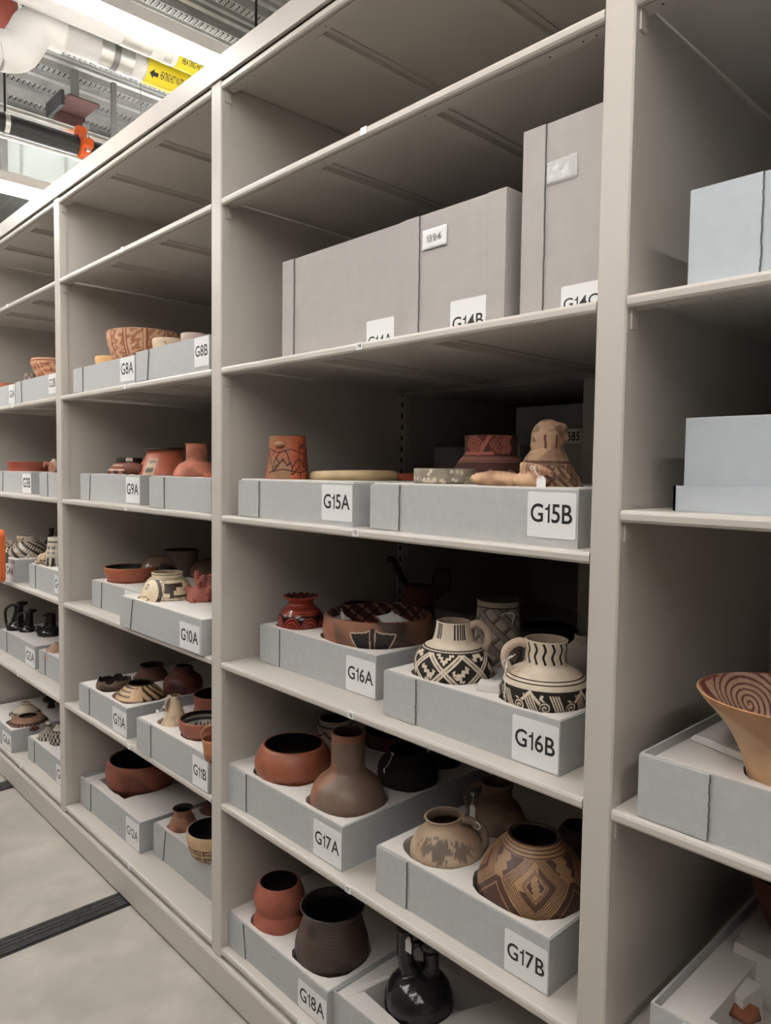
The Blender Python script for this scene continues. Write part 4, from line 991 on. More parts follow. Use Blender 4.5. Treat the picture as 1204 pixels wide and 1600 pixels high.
pot('black_bowl', 'flat black bowl deep in the shadow behind the right pitcher', '16B', 4, 856, 978, 92, [(.9,0),(1,.1),(1,.3),(.7,.6),(0,.7)], plain(C3(30,27,26), inner=C3(14,13,12)), SATIN, Y=.50, cat='bowl')
# tissue in the wide bowl
def tissue(px, py, w, h, label, Y, s=1):
    c = at(px, py, 1, Y); m_ = MB(); n = 9; r_ = np.random.default_rng(int(px))
    V = []
    for j in range(n):
        for i in range(n):
            u, v = i/(n-1)-.5, j/(n-1); hh = h*(v*(1-abs(u)*1.7*(v)))
            V.append((u*w+.004*r_.normal()*0, .012*math.sin(u*9+v*4)+v*.012*s, hh-h*.6))
    m_.add(V, [(j*n+i, j*n+i+1, (j+1)*n+i+1, (j+1)*n+i) for j in range(n-1) for i in range(n-1)])
    o = m_.build('tissue_paper', TISSUE, loc=c, smooth=True); sd = o.modifiers.new('t', 'SOLIDIFY'); sd.thickness = .0012
    tag(o, label, 'tissue', 'tissue paper in the wide bowl')
tissue(530, 960, .055, .045, 'small grey tissue corner standing at the left of the wide bowl', .20)
tissue(610, 961, .11, .035, 'larger grey tissue peak standing right of centre in the wide bowl', .24)

# row 17
q = pot('squat_jar', 'squat orange-brown wide-mouthed jar at the left of box G17A', '17A', 5, 459, 1161, 121, [(.79,0),(.83,.05),(.94,.24),(1,.46),(.95,.68),(.78,.92),(.45,1.08),(0,1.12)],
    lambda P: (P.fill(C3(160,86,54)), P.blot(1.5, .1, C3(120,58,38), 4, .8), P.put((P.s < .75), C3(60,40,32)), P.blot(5, .65, C3(214,170,140), 8, .5), P.inside(C3(26,18,15))), SATIN, seg=200, cat='jar')
q = pot('bottle_jar', 'round grey-brown bottle with a straight neck at the front of box G17A', '17A', 5, 544, 1143, 117, [(.47,0),(.45,.12),(.45,.7),(.47,.98),(.60,1.12),(.86,1.36),(1,1.72),(.95,2.1),(.72,2.42),(.4,2.56),(0,2.6)],
    lambda P: (P.fill(C3(122,98,82)), P.put((P.a+.5*P.noise(2,3) < -.75), C3(150,98,70)), P.blot(1.1, .2, C3(56,46,42), 14, .9, .6), P.put((P.s > P.S0-.22) & (P.a > -1), C3(150,88,58)), P.inside(C3(70,44,34))), SATIN, seg=220, cat='bottle')
q = pot('black_jar', 'matt black rounded jar with a tied thread in box G17A', '17A', 5, 637, 1170, 94, [(.62,0),(.6,.1),(.92,.4),(1,.85),(.85,1.3),(.4,1.5),(0,1.52)], plain(C3(34,32,33), inner=C3(10,10,10)), MATTE, cat='jar', seg=128)
wtag(q['o'], 600, 1204, q['rim'][1]-q['R']*1.0, .006, .014, (614, 1177))
pot('painted_jar', 'white jar with a black wavy line peeking out behind the bottle in box G17A', '17A', 5, 523, 1122, 62, [(.8,0),(.78,.2),(.95,.6),(1,1),(.9,1.4),(0,1.8)],
    lambda P: (P.fill(C3(200,186,170)), P.put(np.abs(P.s-(P.S0-.35)) < .05, BLACKP), P.put(np.abs(P.s-(P.S0-.7)-.1*np.sin(P.a*8)) < .05, BLACKP), P.inside(C3(40,34,30))), cat='jar', seg=160, Y=.50)
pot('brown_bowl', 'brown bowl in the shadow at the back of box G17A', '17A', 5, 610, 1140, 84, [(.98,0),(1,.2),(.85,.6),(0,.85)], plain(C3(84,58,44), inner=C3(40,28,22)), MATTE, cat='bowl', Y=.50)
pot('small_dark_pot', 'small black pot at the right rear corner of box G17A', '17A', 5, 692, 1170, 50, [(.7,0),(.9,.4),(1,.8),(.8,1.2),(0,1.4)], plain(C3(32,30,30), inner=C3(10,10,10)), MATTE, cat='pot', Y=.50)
def tanp(P): P.fill(C3(186,160,132)); P.put((np.hypot((P.a+.25)/.75, (P.s-P.S0+.75)/.38)+.35*P.noise(11, 3)+.25*P.noise(23, 5) < .75), C3(120,104,92)); P.put((np.hypot((P.a-.6)/.5, (P.s-P.S0+.85)/.3)+.5*P.noise(15, 4) < .6), C3(128,110,96)); P.put(P.s < .0, CREAM); P.blot(1.3, .3, C3(160,126,98), 6, .6); P.inside(C3(120,96,76))
q = pot('pitcher', 'tan pitcher with flaking grey patches leaning in box G17B', '17B', 5, 693, 1274, 114, [(.54,0),(.50,.08),(.54,.24),(.82,.48),(1,.84),(.97,1.12),(.78,1.42),(.45,1.56),(0,1.6)], tanp, seg=200, cat='pitcher', tilt=(6, 0))
handle(q, [(70,.50,.06),(78,.82,.14),(82,1.05,.36),(82,1.08,.68),(80,.96,.92)], .10, C3(140,116,96)); 
m_ = MB(); c = Vector(local(q, 80, .95, .2)); m_.tube([c+Vector((.012*math.cos(t), -.010, .008*math.sin(t))) for t in np.linspace(0,6.2,12)], .0012, 6); m_.build('thread', TAGM, q['o'])
q = pot('pitcher', 'grey-brown tall-necked pitcher with a white tag at the back of box G17B', '17B', 5, 776, 1221, 96, [(.54,0),(.50,.25),(.52,.5),(.8,.85),(1,1.4),(.9,1.75),(.6,2.0),(0,2.05)], plain(C3(132,108,88), C3(96,78,66), 2, .2), seg=128, cat='pitcher')
handle(q, [(-76,.5,.1),(-80,.85,.2),(-80,1.0,.55),(-80,.86,.95),(-80,.9,1.05)], .09, C3(116,94,78))
wtag(q['o'], 738, 1267, q['rim'][1]-q['R']*.9, .017, .030, (739, 1240))
q = pot('painted_jar', 'large tan jar painted with brown nested diamonds at the right end of box G17B', '17B', 5, 834, 1303, 172, [(.485,0),(.47,.03),(.52,.10),(.66,.24),(.84,.46),(.96,.72),(1,.98),(.95,1.25),(.78,1.5),(.5,1.66),(0,1.7)], paint_bigjar, SATIN, seg=640, cat='jar')
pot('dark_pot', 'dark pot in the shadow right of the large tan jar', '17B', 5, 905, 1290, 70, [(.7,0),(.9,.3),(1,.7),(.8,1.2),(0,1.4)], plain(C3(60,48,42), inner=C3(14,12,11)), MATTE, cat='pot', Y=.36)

# row 18
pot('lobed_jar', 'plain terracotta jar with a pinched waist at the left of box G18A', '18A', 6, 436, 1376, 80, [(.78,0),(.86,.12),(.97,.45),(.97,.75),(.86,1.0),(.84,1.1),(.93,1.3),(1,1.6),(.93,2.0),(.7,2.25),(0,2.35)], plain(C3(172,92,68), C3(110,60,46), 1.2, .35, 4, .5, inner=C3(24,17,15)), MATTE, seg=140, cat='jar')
def corr(A, r, z, R, H, S): return r*(1+.006*np.sin(z/R*75+1.5*np.sin(A*3))+.002*np.sin(A*60)), z
pot('corrugated_jar', 'dark brown corrugated cooking jar in box G18A', '18A', 6, 519, 1413, 114, [(.88,0),(.83,.07),(.78,.22),(.87,.55),(1,1.02),(.96,1.42),(.76,1.82),(.4,2.04),(0,2.1)], plain(C3(78,62,54), C3(46,38,34), 2, .1, 4, .8, inner=C3(26,22,20)), SATIN, seg=320, cat='jar', fn=corr)
# black double-spouted bottle
zf = LZ[6]+.014; p, R = solve(655, 1500, 110, 2.1, zf); loc = Vector((p[0], p[1], zf)); Rt, Bk, Uz = frame_at(loc)
parts = [('e', Uz*R*.95, (R,R,R*.93)), ('t', [-Rt*.1*R+Uz*1.5*R, -Rt*.38*R+Uz*2.1*R, -Rt*.42*R+Uz*2.9*R], [R*.34,R*.24,R*.22]), ('e', -Rt*.42*R+Uz*3.0*R, (R*.27,R*.27,R*.12)),
         ('t', [Rt*.25*R+Uz*1.45*R, Rt*.33*R+Uz*2.0*R, Rt*.30*R+Uz*2.5*R], [R*.34,R*.22,R*.24]), ('e', Rt*.30*R+Uz*2.6*R, (R*.34,R*.34,R*.26)), ('t', [-Rt*.35*R+Uz*2.35*R, Uz*2.62*R, Rt*.3*R+Uz*2.5*R], [R*.09,R*.09,R*.09])]
o = blob('double_spout_bottle', parts, lambda P: P.fill(C3(34,33,36)), R, loc, .0028, GLOSS, 5); tag(o, 'polished black bottle with two spouts and a white tag at the bottom edge', 'bottle'); foot(o, '18B', loc[0], loc[1], R*.97, zf)
wtag(o, 638, 1478, loc[1]-R*.75, .020, .032, (640, 1466))

# ------------------------------------------------------------------ second bay
pot('painted_bowl', 'large bowl with red-brown hatching rising over box G8A', '8A', 2, 227, 523, 114, [(1,0),(1.0,.12),(.96,.38),(.82,.66),(.5,.85),(0,.9)],
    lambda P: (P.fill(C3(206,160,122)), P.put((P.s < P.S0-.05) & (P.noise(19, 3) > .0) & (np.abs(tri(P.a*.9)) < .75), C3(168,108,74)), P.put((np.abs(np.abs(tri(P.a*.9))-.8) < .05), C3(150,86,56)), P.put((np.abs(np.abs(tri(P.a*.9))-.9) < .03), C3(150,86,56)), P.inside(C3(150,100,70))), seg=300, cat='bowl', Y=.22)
pot('cream_bowl', 'small yellow-tan bowl at the left of box G8A', '8A', 2, 172, 559, 44, [(1,0),(1,.3),(.8,.8),(0,1.1)], plain(C3(214,166,104)), Y=.16, cat='bowl')
pot('cream_bowl', 'pale cracked bowl just above box G8B', '8B', 2, 262, 531, 46, [(1,0),(1.02,.3),(.8,.8),(0,1)], lambda P: (P.fill(C3(212,190,160)), P.line([(-.2,1.5),(0,1.2),(.3,1.0)], .05, C3(90,60,44)), P.inside(C3(150,120,96))), Y=.10, cat='bowl', seg=128)
pot('striped_bowl', 'white bowl with dark red stripes right of the pale bowl above box G8B', '8B', 2, 303, 523, 40, [(1,0),(1.02,.3),(.8,.7),(0,.9)], bw('zig', C3(200,180,170), C3(110,50,46), .5, 1.5, 9), Y=.14, cat='bowl', seg=160)
pot('striped_jar', 'low red jar with black and white stripes at the left of box G9A', '9A', 3, 202, 716, 66, [(.56,0),(.6,.08),(.64,.25),(.9,.5),(1,.8),(.9,1.3),(0,1.5)],
    lambda P: (P.fill(C3(150,74,52)), P.put((P.s > P.S0-.3), BLACKP), P.put((P.s > P.S0-.2) & (np.abs(P.a) < .25), CREAM), P.put(np.abs(P.s-P.S0+.42) < .05, CREAM), P.put(np.abs(P.s-P.S0+.72) < .05, CREAM), P.put((P.s < P.S0-.75) & (((P.a*2+P.s) % 1) < .5), BLACKP), P.inside(C3(60,40,34))), Y=.24, cat='jar', seg=160)
q = pot('effigy_jar', 'orange jar with flared rim and black feather panels in box G9A', '9A', 3, 256, 701, 92, [(.67,0),(.66,.07),(.58,.14),(.70,.36),(.92,.75),(1,1.1),(.85,1.5),(0,1.7)],
    lambda P: (P.fill(C3(184,88,52)), P.blot(2, .3, C3(140,62,40), 2, .6), P.put((P.s > P.S0-.12), C3(54,36,30)), P.put((np.abs((P.a-.9)/.55)+np.abs((P.s-P.S0+.95)/.5) < 1), C3(206,168,130)), P.put((np.abs((P.a-.9)/.48)+np.abs((P.s-P.S0+.95)/.42) < 1) & (((P.a*6) % 1) < .6), BLACKP), P.put((np.abs(P.a+.75-.2*(P.s-1)) < .22) & (P.s < P.S0-.45), C3(206,168,130)), P.put((np.abs(P.a+.75-.2*(P.s-1)) < .17) & (P.s < P.S0-.5) & (((P.s*8) % 1) < .65), BLACKP), P.inside(C3(60,36,28))), SATIN, Y=.20, cat='jar', seg=260, tilt=(3,0))
handle(q, [(-70,.8,.7),(-76,1.1,.62),(-78,1.32,.66)], .20, C3(120,64,46), SATIN, 'snout')
pot('bottle_jar', 'plain terracotta bottle with a wide neck left of the upright over box G9B', '9B', 3, 307, 694, 70, [(.50,0),(.46,.10),(.46,.5),(.50,.75),(.78,.93),(1,1.32),(.92,1.7),(.6,2),(0,2.05)], plain(C3(184,106,78), C3(140,78,58), 2, .3), Y=.12, cat='bottle', seg=128)
pot('small_bowl', 'tiny red bowl touching the upright in front of the terracotta bottle', '9B', 3, 334, 738, 34, [(1,0),(.9,.2),(.8,.7),(0,1)], plain(C3(190,100,66)), Y=.06, cat='bowl')
pot('red_bowl', 'red-rimmed bowl with a dark inside in the box behind G10A', '10R', 4, 203, 885, 77, [(1,0),(.98,.2),(.85,.52),(.6,.76),(0,.85)], lambda P: (P.fill(C3(180,92,58)), P.inside(C3(34,26,24)), P.c.__setitem__(P.inner & (P.s > P.S0+.25) & (P.s < P.S0+.4), C3(150,130,110))), SATIN, cat='bowl', seg=128)
pot('domed_bowl', 'brown glazed bowl lying upside down with a jagged black star', '10R', 4, 250, 868, 66, [(.02,0),(.45,.05),(.80,.30),(.97,.7),(1,1.1),(1,1.3),(.2,1.32)],
    lambda P: (P.fill(C3(122,98,78)), P.put((np.hypot(P.a-.25, (P.s-1.25)) < .55+.12*np.abs(tri((np.arctan2(P.s-1.25, P.a-.25))*1.6))) , C3(36,28,26)), P.put((np.hypot(P.a-.25, (P.s-1.25)) < .42) & (((P.a*5) % 1) < .3), C3(110,88,72))), GLOSS, cat='bowl', seg=200, wall=.03)
def facep(P):
    P.fill(C3(226,206,172)); K = C3(60,44,36); a, s = P.a, P.s; S0 = P.S0
    P.put((np.abs(s-S0+.08) < .015), K)
    for q in (.22,.30): P.put(np.abs(s-S0+q) < .014, K)
    z_ = (s < S0-.3)
    d = np.hypot((a+.92)/.60, (s-(S0-.85))/.58); P.put(z_ & (np.abs(d-1) < .035), K); P.put(z_ & (d > 1.04) & (d < 1.22) & (a > -.9), K)
    e = np.hypot(a+1.02, s-(S0-.62)); P.put((np.abs(e-.10) < .02) | (e < .03), K); P.line([(-1.4,S0-1.06),(-.9,S0-.99),(-.7,S0-1.08),(-1.0,S0-1.2),(-1.4,S0-1.16)], .03, K); P.put((np.abs(a+1.3) < .3) & (np.abs(s-S0+1.17) < .012), K)
    for q in (0,.09,.18): P.line([(-.28+q,S0-.32),(-.36+q,S0-1.15+q*.8),(1.5,S0-1.25+q*.9)], .026, K)
    P.poly([(-.1,S0-.45),(.75,S0-.45),(.72,S0-.62),(.38,S0-.62),(.38,S0-.75),(.25,S0-.75),(.25,S0-.92),(.9,S0-.92),(.75,S0-.7),(1.0,S0-.7),(1.1,S0-1.0),(.1,S0-1.0),(.1,S0-.85),(-.12,S0-.85)], K)
    for q in (1.15,1.25,1.35,1.45): P.line([(q-.1,S0-.32),(q+.12,S0-1.2)], .025, K)
    P.inside(C3(150,126,98))
q = pot('effigy_bowl', 'cream bowl painted with a face and stepped black design in box G10A', '10A', 4, 261, 894, 82, [(.58,0),(.57,.06),(.57,.16),(.66,.22),(.86,.5),(1,.92),(.99,1.12),(.75,1.25),(0,1.28)], facep, SATIN, seg=400, cat='bowl')
# spiky red effigy
zf = LZ[4]+.07; loc = at(314, 955, 2, zf); loc = Vector(loc); Rt, Bk, Uz = frame_at(loc)
s_ = .080
parts = [('e', Uz*s_*.55, (s_*.62,s_*.6,s_*.6)), ('e', Rt*.45*s_+Uz*s_*1.2, (s_*.35,s_*.35,s_*.4)), ('t', [Uz*.2*s_, -Rt*.6*s_+Uz*.15*s_], [s_*.25,s_*.16]), ('t', [Uz*.2*s_-Bk*.3*s_, -Bk*.7*s_-Rt*.1*s_+Uz*.1*s_], [s_*.25,s_*.2])]
for d_ in ((-.55,0,.95),(-.1,-.3,1.15),(-.35,-.55,.45),(.3,-.6,.55),(.1,-.2,1.35),(.45,-.5,1.0),(-.15,0,1.5)):
    c_ = Rt*d_[0]*s_-Bk*-d_[1]*s_*1+Uz*d_[2]*s_
    parts.append(('t', [c_*.75+Uz*s_*.15, c_*1.15], [s_*.17,s_*.11]))
o = blob('effigy_figure', parts, lambda P: (P.fill(C3(170,92,78)), P.put(((np.sqrt(P.x**2+P.y**2+(P.z-s_*.55)**2)/s_*9) % 1 < .25) & (np.sqrt(P.x**2+P.y**2+(P.z-s_*.55)**2) > s_*.78), C3(96,50,42))), s_, loc, .0025); tag(o, 'reddish clay figure covered in ringed knobs at the right of box G10A', 'figure'); foot(o, '10A', loc[0], loc[1], s_*.5, zf)
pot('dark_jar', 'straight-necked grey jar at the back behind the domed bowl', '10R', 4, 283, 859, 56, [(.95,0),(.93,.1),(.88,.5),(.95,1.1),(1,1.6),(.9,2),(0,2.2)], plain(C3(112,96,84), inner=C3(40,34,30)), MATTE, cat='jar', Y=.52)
pot('brown_jar', 'brown jar with dark lines behind the knobbed figure', '10R', 4, 325, 874, 58, [(.3,0),(.6,.1),(.9,.45),(1,.9),(.9,1.4),(0,1.6)], bw('zig', C3(120,92,76), C3(50,36,32), .3, 1.4, 4), MATTE, cat='jar', Y=.46, seg=140)
# row 11
def jag(A, r, z, R, H, S):
    w = np.clip((z-(H-.3*R))/(.3*R), 0, 1); return r, z+.06*R*w*(np.sin(5*A)+.8*np.sin(9*A+1)+.5*np.sin(17*A))
pot('broken_bowl', 'dark bowl with a jagged broken rim at the left of box G11A', '11A', 5, 178, 1061, 52, [(.95,0),(1,.2),(.95,.5),(.7,.9),(0,1)], plain(C3(104,84,70), C3(60,48,42), 3, .1, inner=C3(50,40,34)), MATTE, cat='bowl', seg=120, fn=jag)
pot('painted_jar', 'low cream jar with black diagonal feather marks at the front of box G11A', '11A', 5, 219, 1066, 80, [(.5,0),(.5,.05),(.54,.1),(.76,.3),(.96,.58),(1,.74),(.88,.98),(.5,1.16),(0,1.2)],
    lambda P: (P.fill(C3(212,170,120)), P.put((P.s < P.S0-.75), C3(150,84,58)), P.put(np.abs(P.s-P.S0+.72) < .03, BLACKP), P.put((P.s > P.S0-.72) & (P.a > .1) & (P.a < 1.3) & ((((P.a+P.s*.8)*2.4) % 1) < .45), BLACKP), P.put((P.s > P.S0-.70) & (P.a < .0) & ((((P.s*5) % 1) < .45*np.clip(-P.a,0,1))), BLACKP), P.put(P.s > P.S0-.06, BLACKP), P.inside(C3(50,34,26))), SATIN, cat='jar', seg=260)
pot('brown_jar', 'brown jar with a dark flared rim behind the cream jar in box G11A', '11A', 5, 237, 1038, 54, [(.70,0),(.62,.1),(.62,.22),(.85,.5),(1,.9),(.85,1.3),(0,1.5)], plain(C3(100,62,48), inner=C3(24,18,16)), MATTE, cat='jar')
pot('red_jar', 'dark red jar with a lumpy top at the right rear of box G11A', '11A', 5, 286, 1040, 60, [(.4,0),(.5,.1),(.55,.3),(.9,.6),(1,1.0),(.85,1.4),(0,1.6)], plain(C3(112,54,44), C3(50,32,30), 2.5, .2, inner=C3(24,16,14)), SATIN, cat='jar')
q = pot('pitcher', 'small tan pitcher with a flaring skirt in box G11B', '11B', 5, 274, 1087, 50, [(.34,0),(.32,.3),(.42,.8),(.66,1.35),(.96,1.85),(1,2.05),(.7,2.2),(0,2.2)], plain(C3(206,180,146), C3(150,126,104), 2.2, .2, 4, .8, inner=C3(110,84,60)), MATTE, cat='pitcher', seg=120)
handle(q, [(-74,.3,.1),(-80,.52,.25),(-80,.60,.6),(-78,.5,.95)], .085, C3(180,152,124))
wtag(q['o'], 246, 1112, q['rim'][1]-q['R']*1.1, .022, .014, (257, 1104))
def keyin(base):
    def fn(P):
        P.fill(base); P.inside(C3(30,24,22)); i = P.inner; s = P.s-P.S0
        P.c[i & (s > .22) & (s < .34)] = C3(150,140,126)
        u = (P.a*1.4) % 1; h = (s-.45)/.35; q = np.maximum(np.abs(u-.5), np.abs(h-.5))*2
        P.c[i & (q < 1) & ((q*2.5 % 1) < .4)] = C3(190,180,166)
    return fn
pot('red_bowl', 'round red bowl with a black inside and white key figures in box G11B', '11B', 5, 319, 1121, 76, [(1,0),(1.02,.15),(.97,.42),(.75,.72),(.4,.86),(0,.88)], keyin(C3(158,88,66)), SATIN, cat='bowl', seg=256)
pot('red_bowl', 'deep red bowl with a black inside behind the key-figured bowl in box G11B', '11B', 5, 336, 1083, 66, [(1,0),(1,.15),(.95,.5),(.75,.9),(0,1.1)], plain(C3(150,84,64), inner=C3(16,13,12)), MATTE, cat='bowl', seg=96)
q = pot('basket_cup', 'small orange basket-shaped cup with an arched handle touching the upright', '11B', 5, 335, 1153, 38, [(1,0),(1,.2),(.9,.8),(.7,1.2),(0,1.3)], bw('hatch', C3(196,128,84), C3(90,48,34), .6, 1.4, 8), MATTE, cat='cup', seg=120)
handle(q, [(-85,.98,.0),(-80,1.0,-.6),(-60,.6,-1.1),(60,.6,-1.1),(85,.98,0)], .1, C3(176,110,74))
# row 12
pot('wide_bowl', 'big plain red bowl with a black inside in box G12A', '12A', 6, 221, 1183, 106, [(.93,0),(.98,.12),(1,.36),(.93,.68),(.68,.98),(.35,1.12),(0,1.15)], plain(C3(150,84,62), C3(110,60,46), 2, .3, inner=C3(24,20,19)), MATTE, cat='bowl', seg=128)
pot('small_jar', 'small brown jar with a flared dark mouth in the box right of G12A', '12B', 6, 286, 1262, 44, [(.74,0),(.62,.12),(.58,.32),(.8,.7),(.98,1.25),(1,1.6),(.8,2.0),(0,2.1)], plain(C3(166,112,84), C3(110,76,58), 2, .2, inner=C3(30,22,18)), MATTE, cat='jar', seg=96)
pot('painted_bowl', 'black and tan meander-painted bowl with a black inside on the bottom shelf', '12B', 6, 331, 1294, 76, [(1,0),(1.02,.2),(.98,.5),(.78,.9),(0,1.15)], bw('key', C3(206,170,130), C3(40,28,24), .72, 1.45, 7, inner=C3(16,13,12)), MATTE, cat='bowl', seg=300)
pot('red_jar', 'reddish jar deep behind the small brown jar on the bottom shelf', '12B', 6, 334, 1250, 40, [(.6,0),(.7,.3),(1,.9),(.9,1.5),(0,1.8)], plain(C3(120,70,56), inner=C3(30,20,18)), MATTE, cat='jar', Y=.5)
# ------------------------------------------------------------------ far left bay
pot('painted_bowl', 'basket-patterned tan bowl above box G2B', '2B', 2, 80, 563, 58, [(1,0),(1.02,.12),(1.0,.3),(.9,.5),(.6,.7),(0,.8)], lambda P: (P.fill(C3(214,158,116)), P.put((P.noise(14,2) > .1) & (P.s < P.S0-.2), C3(160,92,64)), P.put(np.abs(P.s-P.S0+.15) < .04, C3(120,60,50)), P.inside(C3(130,80,60))), Y=.18, cat='bowl', seg=160)
pot('grey_cup', 'small grey speckled cup left of the basket-patterned bowl', '2B', 2, 46, 584, 15, [(1,0),(1,.6),(.9,1.4),(0,1.6)], plain(C3(150,138,128), C3(90,80,76), 4, 0), Y=.12, cat='cup', seg=48)
pot('orange_bowl', 'orange bowl edge just above box G2A', '2A', 2, 4, 600, 40, [(1,0),(1,.3),(.8,.8),(0,1)], plain(C3(190,104,70)), Y=.18, cat='bowl')
pot('red_bowl', 'wide red-brown glazed bowl above box G3B', '3B', 3, 46, 722, 64, [(1,0),(.97,.08),(.93,.3),(.86,.7),(0,1)], plain(C3(160,72,48), C3(190,130,90), 1.5, .35, 3, .7, inner=C3(60,30,24)), SATIN, Y=.20, cat='bowl', seg=128)
loc = Vector(at(83, 738, 1, .06)); Rt, Bk, Uz = frame_at(loc)
o = blob('effigy_figure', [('e', Uz*.02, (.022,.02,.03)), ('e', Uz*.045+Rt*.004, (.012,.012,.014)), ('t', [Uz*.03, -Rt*.03+Uz*.04, -Rt*.035+Uz*.02], [.010,.007,.006]), ('t', [Uz*.03, Rt*.03+Uz*.045], [.010,.008])], lambda P: (P.fill(C3(170,104,84)), P.blot(30*P.R, .3, CREAM, 3, .7)), .02, loc, .002); tag(o, 'small reddish clay figure beside the slim upright above box G3B', 'figure'); foot(o, '3C', loc[0], loc[1], .02, loc[2]-.01)
q = pot('effigy_jar', 'round black-on-white jar with saw-toothed bands in box G4A', '4A', 4, 44, 838, 60, [(.36,0),(.36,.12),(.40,.2),(.68,.36),(.94,.72),(1,1.0),(.93,1.3),(.6,1.6),(0,1.7)],
    lambda P: (P.fill(C3(206,190,168)), P.put((P.s < P.S0-.28) & (((P.a*1.1+P.s*1.5)*1.5 % 1) < .5), BLACKP), P.put((P.s < P.S0-.28) & (np.abs(((P.a*1.1+P.s*1.5)*1.5 % 1)-.75+.06*tri(P.a*9)) < .05), BLACKP), P.put((np.abs(P.a)+np.abs(P.s-1.1) < .45), CREAM), P.put((np.abs(P.a)+np.abs(P.s-1.1) < .38) & ((((np.abs(P.a)+np.abs(P.s-1.1))*8) % 1) < .55), BLACKP), P.inside(C3(60,50,44))), SATIN, cat='jar', seg=240)
handle(q, [(75,.85,.4),(78,1.02,.1),(80,1.1,-.15),(80,1.12,-.42)], .13, C3(40,34,32), MATTE, 'tail_spout'); handle(q, [(-50,.5,.28),(-60,.55,.0),(-30,.5,.1)], .07, C3(190,160,130), MATTE, 'lug')
loc = Vector(at(8, 872, 1, .10)); Rt, Bk, Uz = frame_at(loc)
o = blob('effigy_figure', [('e', Uz*.03, (.035,.03,.035)), ('e', Uz*.075, (.02,.02,.022)), ('t', [Uz*.04, Rt*.03+Uz*.075, Rt*.018+Uz*.09], [.012,.009,.007]), ('t', [Uz*.09, Rt*.01+Uz*.11], [.008,.004])], lambda P: (P.fill(C3(214,196,172)), P.put((P.noise(5,1) > .45), BLACKP)), .035, loc, .0026); tag(o, 'white clay figure with black marks at the left edge in box G4A', 'figure'); foot(o, '4A', loc[0], loc[1], .03, loc[2]-.005)
pot('striped_cup', 'upright black-and-white meander cup against the slim upright', '4B', 4, 88, 839, 34, [(.72,0),(.75,.4),(.85,1.4),(.98,2.6),(.95,2.9),(0,3)], bw('key', C3(220,208,188), BLACKP, 1.0, 3.6, 5), SATIN, cat='cup', seg=200)
loc = Vector(at(68, 880, 1, .06)); Rt, Bk, Uz = frame_at(loc)
o = blob('effigy_figure', [('e', Uz*.02, (.030,.025,.026)), ('e', Uz*.045+Rt*.02, (.016,.014,.016)), ('t', [Uz*.01, -Rt*.035+Uz*.005], [.012,.008])], lambda P: (P.fill(C3(206,180,146)), P.put(P.noise(6,2) > .5, BLACKP)), .03, loc, .0024); tag(o, 'small cream animal figure left of the meander cup', 'figure'); foot(o, '4B', loc[0], loc[1], .03, loc[2]-.005)
# black stirrup jugs of row 5
for (px, py, sc, lab, mir) in ((27, 997, 1.0, 'black jug with a tall strap handle at the left of box G5A', 1), (44, 1000, .82, 'black jug with a hooked spout at the middle of box G5A', 1), (78, 1006, 1.1, 'black round jug with a stepped spout against the slim upright', 1)):
    zf = LZ[5]+.075; loc = Vector(at(px, py-4, 2, zf)); Rt, Bk, Uz = frame_at(loc); s_ = .055*sc
    parts = [('e', Uz*s_*.75, (s_,s_*.95,s_*.72)), ('t', [Uz*s_*1.1, Rt*.15*s_+Uz*s_*2.2, Rt*.25*s_+Uz*s_*2.9, Rt*.95*s_+Uz*s_*3.1], [s_*.62,s_*.42,s_*.40,s_*.12]),
             ('t', [Rt*.2*s_+Uz*s_*2.9, -Rt*.5*s_+Uz*s_*2.95, -Rt*.95*s_+Uz*s_*2.5, -Rt*.95*s_+Uz*s_*1.5, -Rt*.8*s_+Uz*s_*.9], [s_*.14]*5)]
    if px == 78: parts = [('e', Uz*s_*.7, (s_*1.1,s_,s_*.65)), ('t', [Uz*s_*1, Rt*.1*s_+Uz*s_*2.4], [s_*.5,s_*.36]), ('e', Uz*s_*2.2-Rt*.2*s_, (s_*.45,s_*.4,s_*.12)), ('e', -Rt*.9*s_+Uz*1.1*s_, (s_*.35,s_*.3,s_*.3))]
    o = blob('black_jug', parts, lambda P: P.fill(C3(30,29,30)), s_, loc, .0032, GLOSS, 4); tag(o, lab, 'jug', 'black jugs in box G5A'); foot(o, '5A' , loc[0], loc[1], s_*.7, zf)
    if px == 27: wtag(o, 13, 975, loc[1]-s_, .002, .014, (14, 966))
pot('tan_cone', 'small tan conical lid poking up in the box right of G5A', '5B', 5, 88, 1004, 34, [(.15,0),(.3,.1),(.7,.45),(1,.9),(1,1.4),(0,1.6)], plain(C3(176,136,108)), Y=.14, cat='lid')
pot('lidded_jar', 'low cream jar with black leaf marks at the back of box G6A', '6A', 6, 40, 1097, 46, [(.25,0),(.3,.06),(.22,.14),(.5,.3),(.9,.7),(1,.95),(.8,1.3),(0,1.4)], bw('zig', C3(200,184,160), BLACKP, .9, 1.6, 9), MATTE, cat='jar', seg=140)
pot('animal_dish', 'brown dish with a black leaf pattern and a pointed end in box G6A', '6A', 6, 44, 1118, 58, [(.5,0),(.8,.1),(1,.4),(.9,.7),(.5,.9),(0,.95)], bw('hatch', C3(150,110,84), C3(40,26,22), .9, 1.5, 5), MATTE, cat='dish', seg=140)
loc = Vector(at(80, 1108, 2, LZ[6]+.1)); Rt, Bk, Uz = frame_at(loc)
o = blob('mushroom_stopper', [('t', [Uz*0, Uz*.05], [.018,.016]), ('e', Uz*.055, (.042,.042,.018))], lambda P: P.fill(C3(48,40,36)), .04, loc, .0028); tag(o, 'dark mushroom-shaped piece at the right rear of box G6A', 'stopper'); foot(o, '6A', loc[0], loc[1], .02, loc[2])
